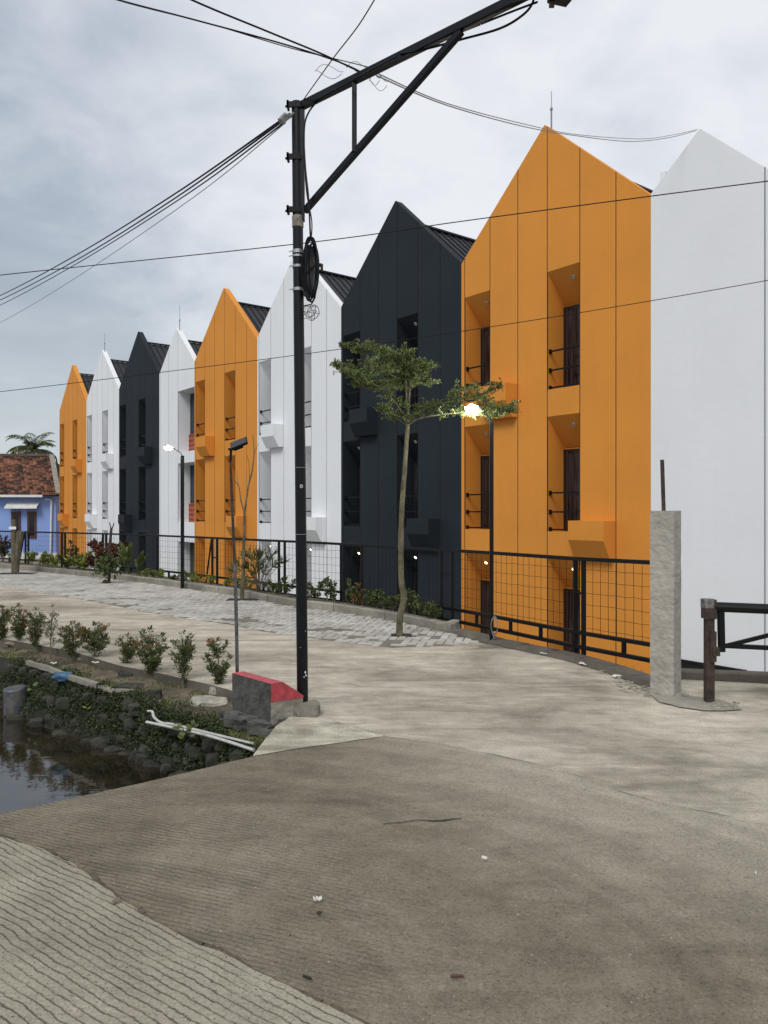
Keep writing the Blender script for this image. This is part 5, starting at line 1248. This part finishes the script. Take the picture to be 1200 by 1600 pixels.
bit(480, 1529, .005, .035, 'mud', 'thin dark twig beside the seam, left of the reddish twig', -.5, 'twig', 'twig', .004, False)
bit(912, 1038, .05, .09, 'paper', 'white folded litter leaning on the kerb behind the others', -.8)
bit(851, 1022, .03, .10, 'paper', 'pale litter at the kerb nearest the street lamp', -.3)
bit(941, 1050, .02, .04, 'mortar', 'grey bit of rubble at the kerb', .3, 'rubble', 'rubble')
bit(964, 1057, .05, .08, 'paper', 'crumpled white litter on the low kerb closest to the pillar', .4)
bit(294, 1037, .0, .0, 'paper', 'x') if False else None
bit(84, 1037, .03, .06, 'paper', 'white scrap on the bank in front of the spindly shrub', .2)
bit(149, 1036, .03, .07, 'paper', 'white scrap at the foot of the wide bushy shrub', .5)
bit(205, 1196, .0001, .0001, 'paper', 'x') if False else None
rb_ = MB(); random.seed(3)
for k in range(60):
    t = random.random(); px = 960+t*65+random.gauss(0, 6); py = 1062+t*26+random.gauss(0, 4); s_ = random.uniform(.006, .022); rb_.rock(G(px, py)+Vector((0, 0, s_*.3)), (s_*1.3, s_, s_*.6), k, sub=1, rough=.5)
for k in range(40):
    px = 1120+random.gauss(10, 14); py = 1103+random.gauss(2, 3); s_ = random.uniform(.005, .02); rb_.rock(G(px, py)+Vector((0, 0, .01)), (s_*1.3, s_, s_*.6), k, sub=1, rough=.5)
tag(rb_.build('rubble', M['mortar']), 'scattered mortar crumbs round the foot of the concrete pillar and post', 'rubble', kind='stuff')
fv = MB()
for k in range(260):
    i = random.randrange(1, len(kerb)-1); p = kerb[i].lerp(kerb[i+1], random.random()); c = p+Vector((random.uniform(-.1, .1), -abs(random.gauss(0, .35))-.02, .018))
    fv.leaf(c, Vector((random.uniform(-1, 1), random.uniform(-1, 1), .05)), Vector((0, 0, 1)), random.uniform(.02, .05), .018, k % 2, fold=.1)
for k in range(160):
    p = soil[min(len(soil)-3, int(random.random()**2*5))]; q = bank[3]; c = Vector((p.x+random.gauss(0, .5), p.y+random.gauss(0, .5), .008)); c.z = .01
    if c.y < 6.4 or (c-p).length > 1.2: continue
    fv.leaf(c, Vector((random.uniform(-1, 1), random.uniform(-1, 1), .05)), Vector((0, 0, 1)), random.uniform(.015, .03), .012, k % 2, fold=.1)
tag(fv.build('fallen_leaves', [M['twig'], M['leafr']]), 'small fallen leaves along the kerb of the paving', 'fallen leaves', kind='stuff')
def dark_ground(c, rx, ry, seed, z=.0135):  # irregular flat patch, darker than the concrete around it
    mb = MB(); pts = []
    for k in range(40):
        a = k*2*math.pi/40; k_ = 1+.45*noise.noise(Vector((math.cos(a)*1.3+seed, math.sin(a)*1.3, 0)))+.25*noise.noise(Vector((math.cos(a)*5, math.sin(a)*5, seed)))
        pts.append(Vector((c.x+rx*k_*math.cos(a), c.y+ry*k_*math.sin(a), 0)))
    fill(mb, pts, z); tag(mb.build('dark_patch', M['kerb']), kind='structure')
dark_ground(G(768, 1010), .16, .12, 4, .0045)
gt_ = MB()
def chip(c, s_, mi):
    a = random.uniform(0, 3.14); x = Vector((math.cos(a), math.sin(a), 0))*s_*1.4; y = Vector((-math.sin(a), math.cos(a), 0))*s_
    gt_.add([c+x, c+y, c-x*.8, c-y*.9, c+Vector((0, 0, s_*.7))], [(0, 1, 4), (1, 2, 4), (2, 3, 4), (3, 0, 4)], mi)
for k in range(14000):
    py = 1120+480*random.random()**.7; px = random.uniform(-40, 1240); c = G(px, py)
    if c.x < -.75 and c.y > 3.0: continue
    onpath = noise.noise(c*1.1)
    chip(Vector((c.x, c.y, .0145 if (c.x < -.1 and c.y < 3.7) or c.y > 5.0 else .0045)), random.uniform(.0008, .0024)*(1 if random.random() < .97 else 1.8), random.choice([0, 0, 1, 2]))
for k in range(160):
    px = random.uniform(0, 1200); py = random.uniform(1110, 1600)**1.0; c = G(px, py)
    if c.x < -.75 and c.y > 3.2: continue
    s_ = random.uniform(.0012, .0035); gt_.rock(c+Vector((0, 0, .006)), (s_*1.4, s_, s_*.7), k, sub=1, rough=.5, mi=k % 2)
tag(gt_.build('grit', [M['mortar'], M['soil'], M['kerbd']]), 'fine loose grit scattered over the road', 'grit', kind='stuff')
# ------------------------------------------------------------------ sky and sun
w = bpy.data.worlds.new('World'); scene.world = w; w.use_nodes = True; nt = w.node_tree; L = nt.links
bg = nt.nodes['Background']; bg.inputs[1].default_value = .1
sky = N(nt, 'ShaderNodeTexSky', sky_type='NISHITA'); sky.sun_disc = False; SE, SA = R(48), R(205)
sky.sun_elevation = SE; sky.sun_rotation = SA; sky.air_density = 1.3; sky.dust_density = 2.5
tc = N(nt, 'ShaderNodeTexCoord')
sep = N(nt, 'ShaderNodeSeparateXYZ'); L.new(tc.outputs['Generated'], sep.inputs[0])
# project the direction on a cloud deck so that clouds flatten to the horizon
zz = N(nt, 'ShaderNodeMath', operation='MAXIMUM'); zz.inputs[1].default_value = .0; L.new(sep.outputs[2], zz.inputs[0])
za = N(nt, 'ShaderNodeMath', operation='ADD'); za.inputs[1].default_value = .22; L.new(zz.outputs[0], za.inputs[0])
dx = N(nt, 'ShaderNodeMath', operation='DIVIDE'); L.new(sep.outputs[0], dx.inputs[0]); L.new(za.outputs[0], dx.inputs[1])
dy = N(nt, 'ShaderNodeMath', operation='DIVIDE'); L.new(sep.outputs[1], dy.inputs[0]); L.new(za.outputs[0], dy.inputs[1])
cb = N(nt, 'ShaderNodeCombineXYZ'); L.new(dx.outputs[0], cb.inputs[0]); L.new(dy.outputs[0], cb.inputs[1])
n1 = N(nt, 'ShaderNodeTexNoise', i_Scale=.9, i_Detail=8, i_Roughness=.52, i_Distortion=.5); L.new(cb.outputs[0], n1.inputs['Vector'])
n2 = N(nt, 'ShaderNodeTexNoise', i_Scale=3.6, i_Detail=10, i_Roughness=.55, i_Distortion=.3); L.new(cb.outputs[0], n2.inputs['Vector'])
# broad darkening of the cloud deck towards the left of the street
mr = N(nt, 'ShaderNodeMapRange'); mr.inputs[1].default_value = -1.05; mr.inputs[2].default_value = .0; mr.inputs[3].default_value = -.24; mr.inputs[4].default_value = .11; mr.interpolation_type = 'SMOOTHSTEP'; L.new(dx.outputs[0], mr.inputs[0])
ad = N(nt, 'ShaderNodeMath', operation='ADD'); L.new(n1.outputs['Fac'], ad.inputs[0]); L.new(mr.outputs[0], ad.inputs[1])
a2 = N(nt, 'ShaderNodeMath', operation='MULTIPLY_ADD'); a2.inputs[1].default_value = .52; L.new(n2.outputs['Fac'], a2.inputs[0]); L.new(ad.outputs[0], a2.inputs[2])
cr_ = ramp(nt, a2.outputs[0], [(.38, (3.5, 4.05, 4.95)), (.58, (4.5, 5.1, 6.0)), (.70, (6.3, 6.8, 7.5)), (.80, (7.7, 8.0, 8.6)), (.92, (9.0, 9.2, 9.6))])
# paler band above the horizon
hr = ramp(nt, sep.outputs[2], [(.02, (.9, .9, .9)), (.34, (0, 0, 0))])
hm = N(nt, 'ShaderNodeMixRGB'); L.new(hr.outputs[0], hm.inputs[0]); L.new(cr_.outputs[0], hm.inputs[1]); hm.inputs[2].default_value = (6.4, 7.0, 7.3, 1)
mx = N(nt, 'ShaderNodeMixRGB'); mx.inputs[0].default_value = .90; L.new(sky.outputs[0], mx.inputs[1]); L.new(hm.outputs[0], mx.inputs[2]); L.new(mx.outputs[0], bg.inputs[0])
sd = bpy.data.lights.new('sun', 'SUN'); sd.energy = 1.75; sd.angle = R(25); sd.color = (1, .96, .90)
so_ = bpy.data.objects.new('sun', sd); col.objects.link(so_)
sv = Vector((math.sin(SA)*math.cos(SE), math.cos(SA)*math.cos(SE), math.sin(SE))); so_.rotation_euler = sv.to_track_quat('Z', 'Y').to_euler()
# ------------------------------------------------------------------ camera
cd = bpy.data.cameras.new('camera'); cam = bpy.data.objects.new('camera', cd); col.objects.link(cam); scene.camera = cam
cam.location = (0, 0, CH); cam.rotation_euler = (R(90), 0, 0); cd.sensor_fit = 'VERTICAL'; cd.sensor_height = 24; cd.lens = 24*F/1600; cd.shift_y = -3/1600
cd.clip_start = .05; cd.clip_end = 3000
scene.render.resolution_x = 768; scene.render.resolution_y = 1024
scene.view_settings.view_transform = 'Standard'; scene.view_settings.look = 'None'; scene.view_settings.exposure = 0; scene.view_settings.gamma = 1
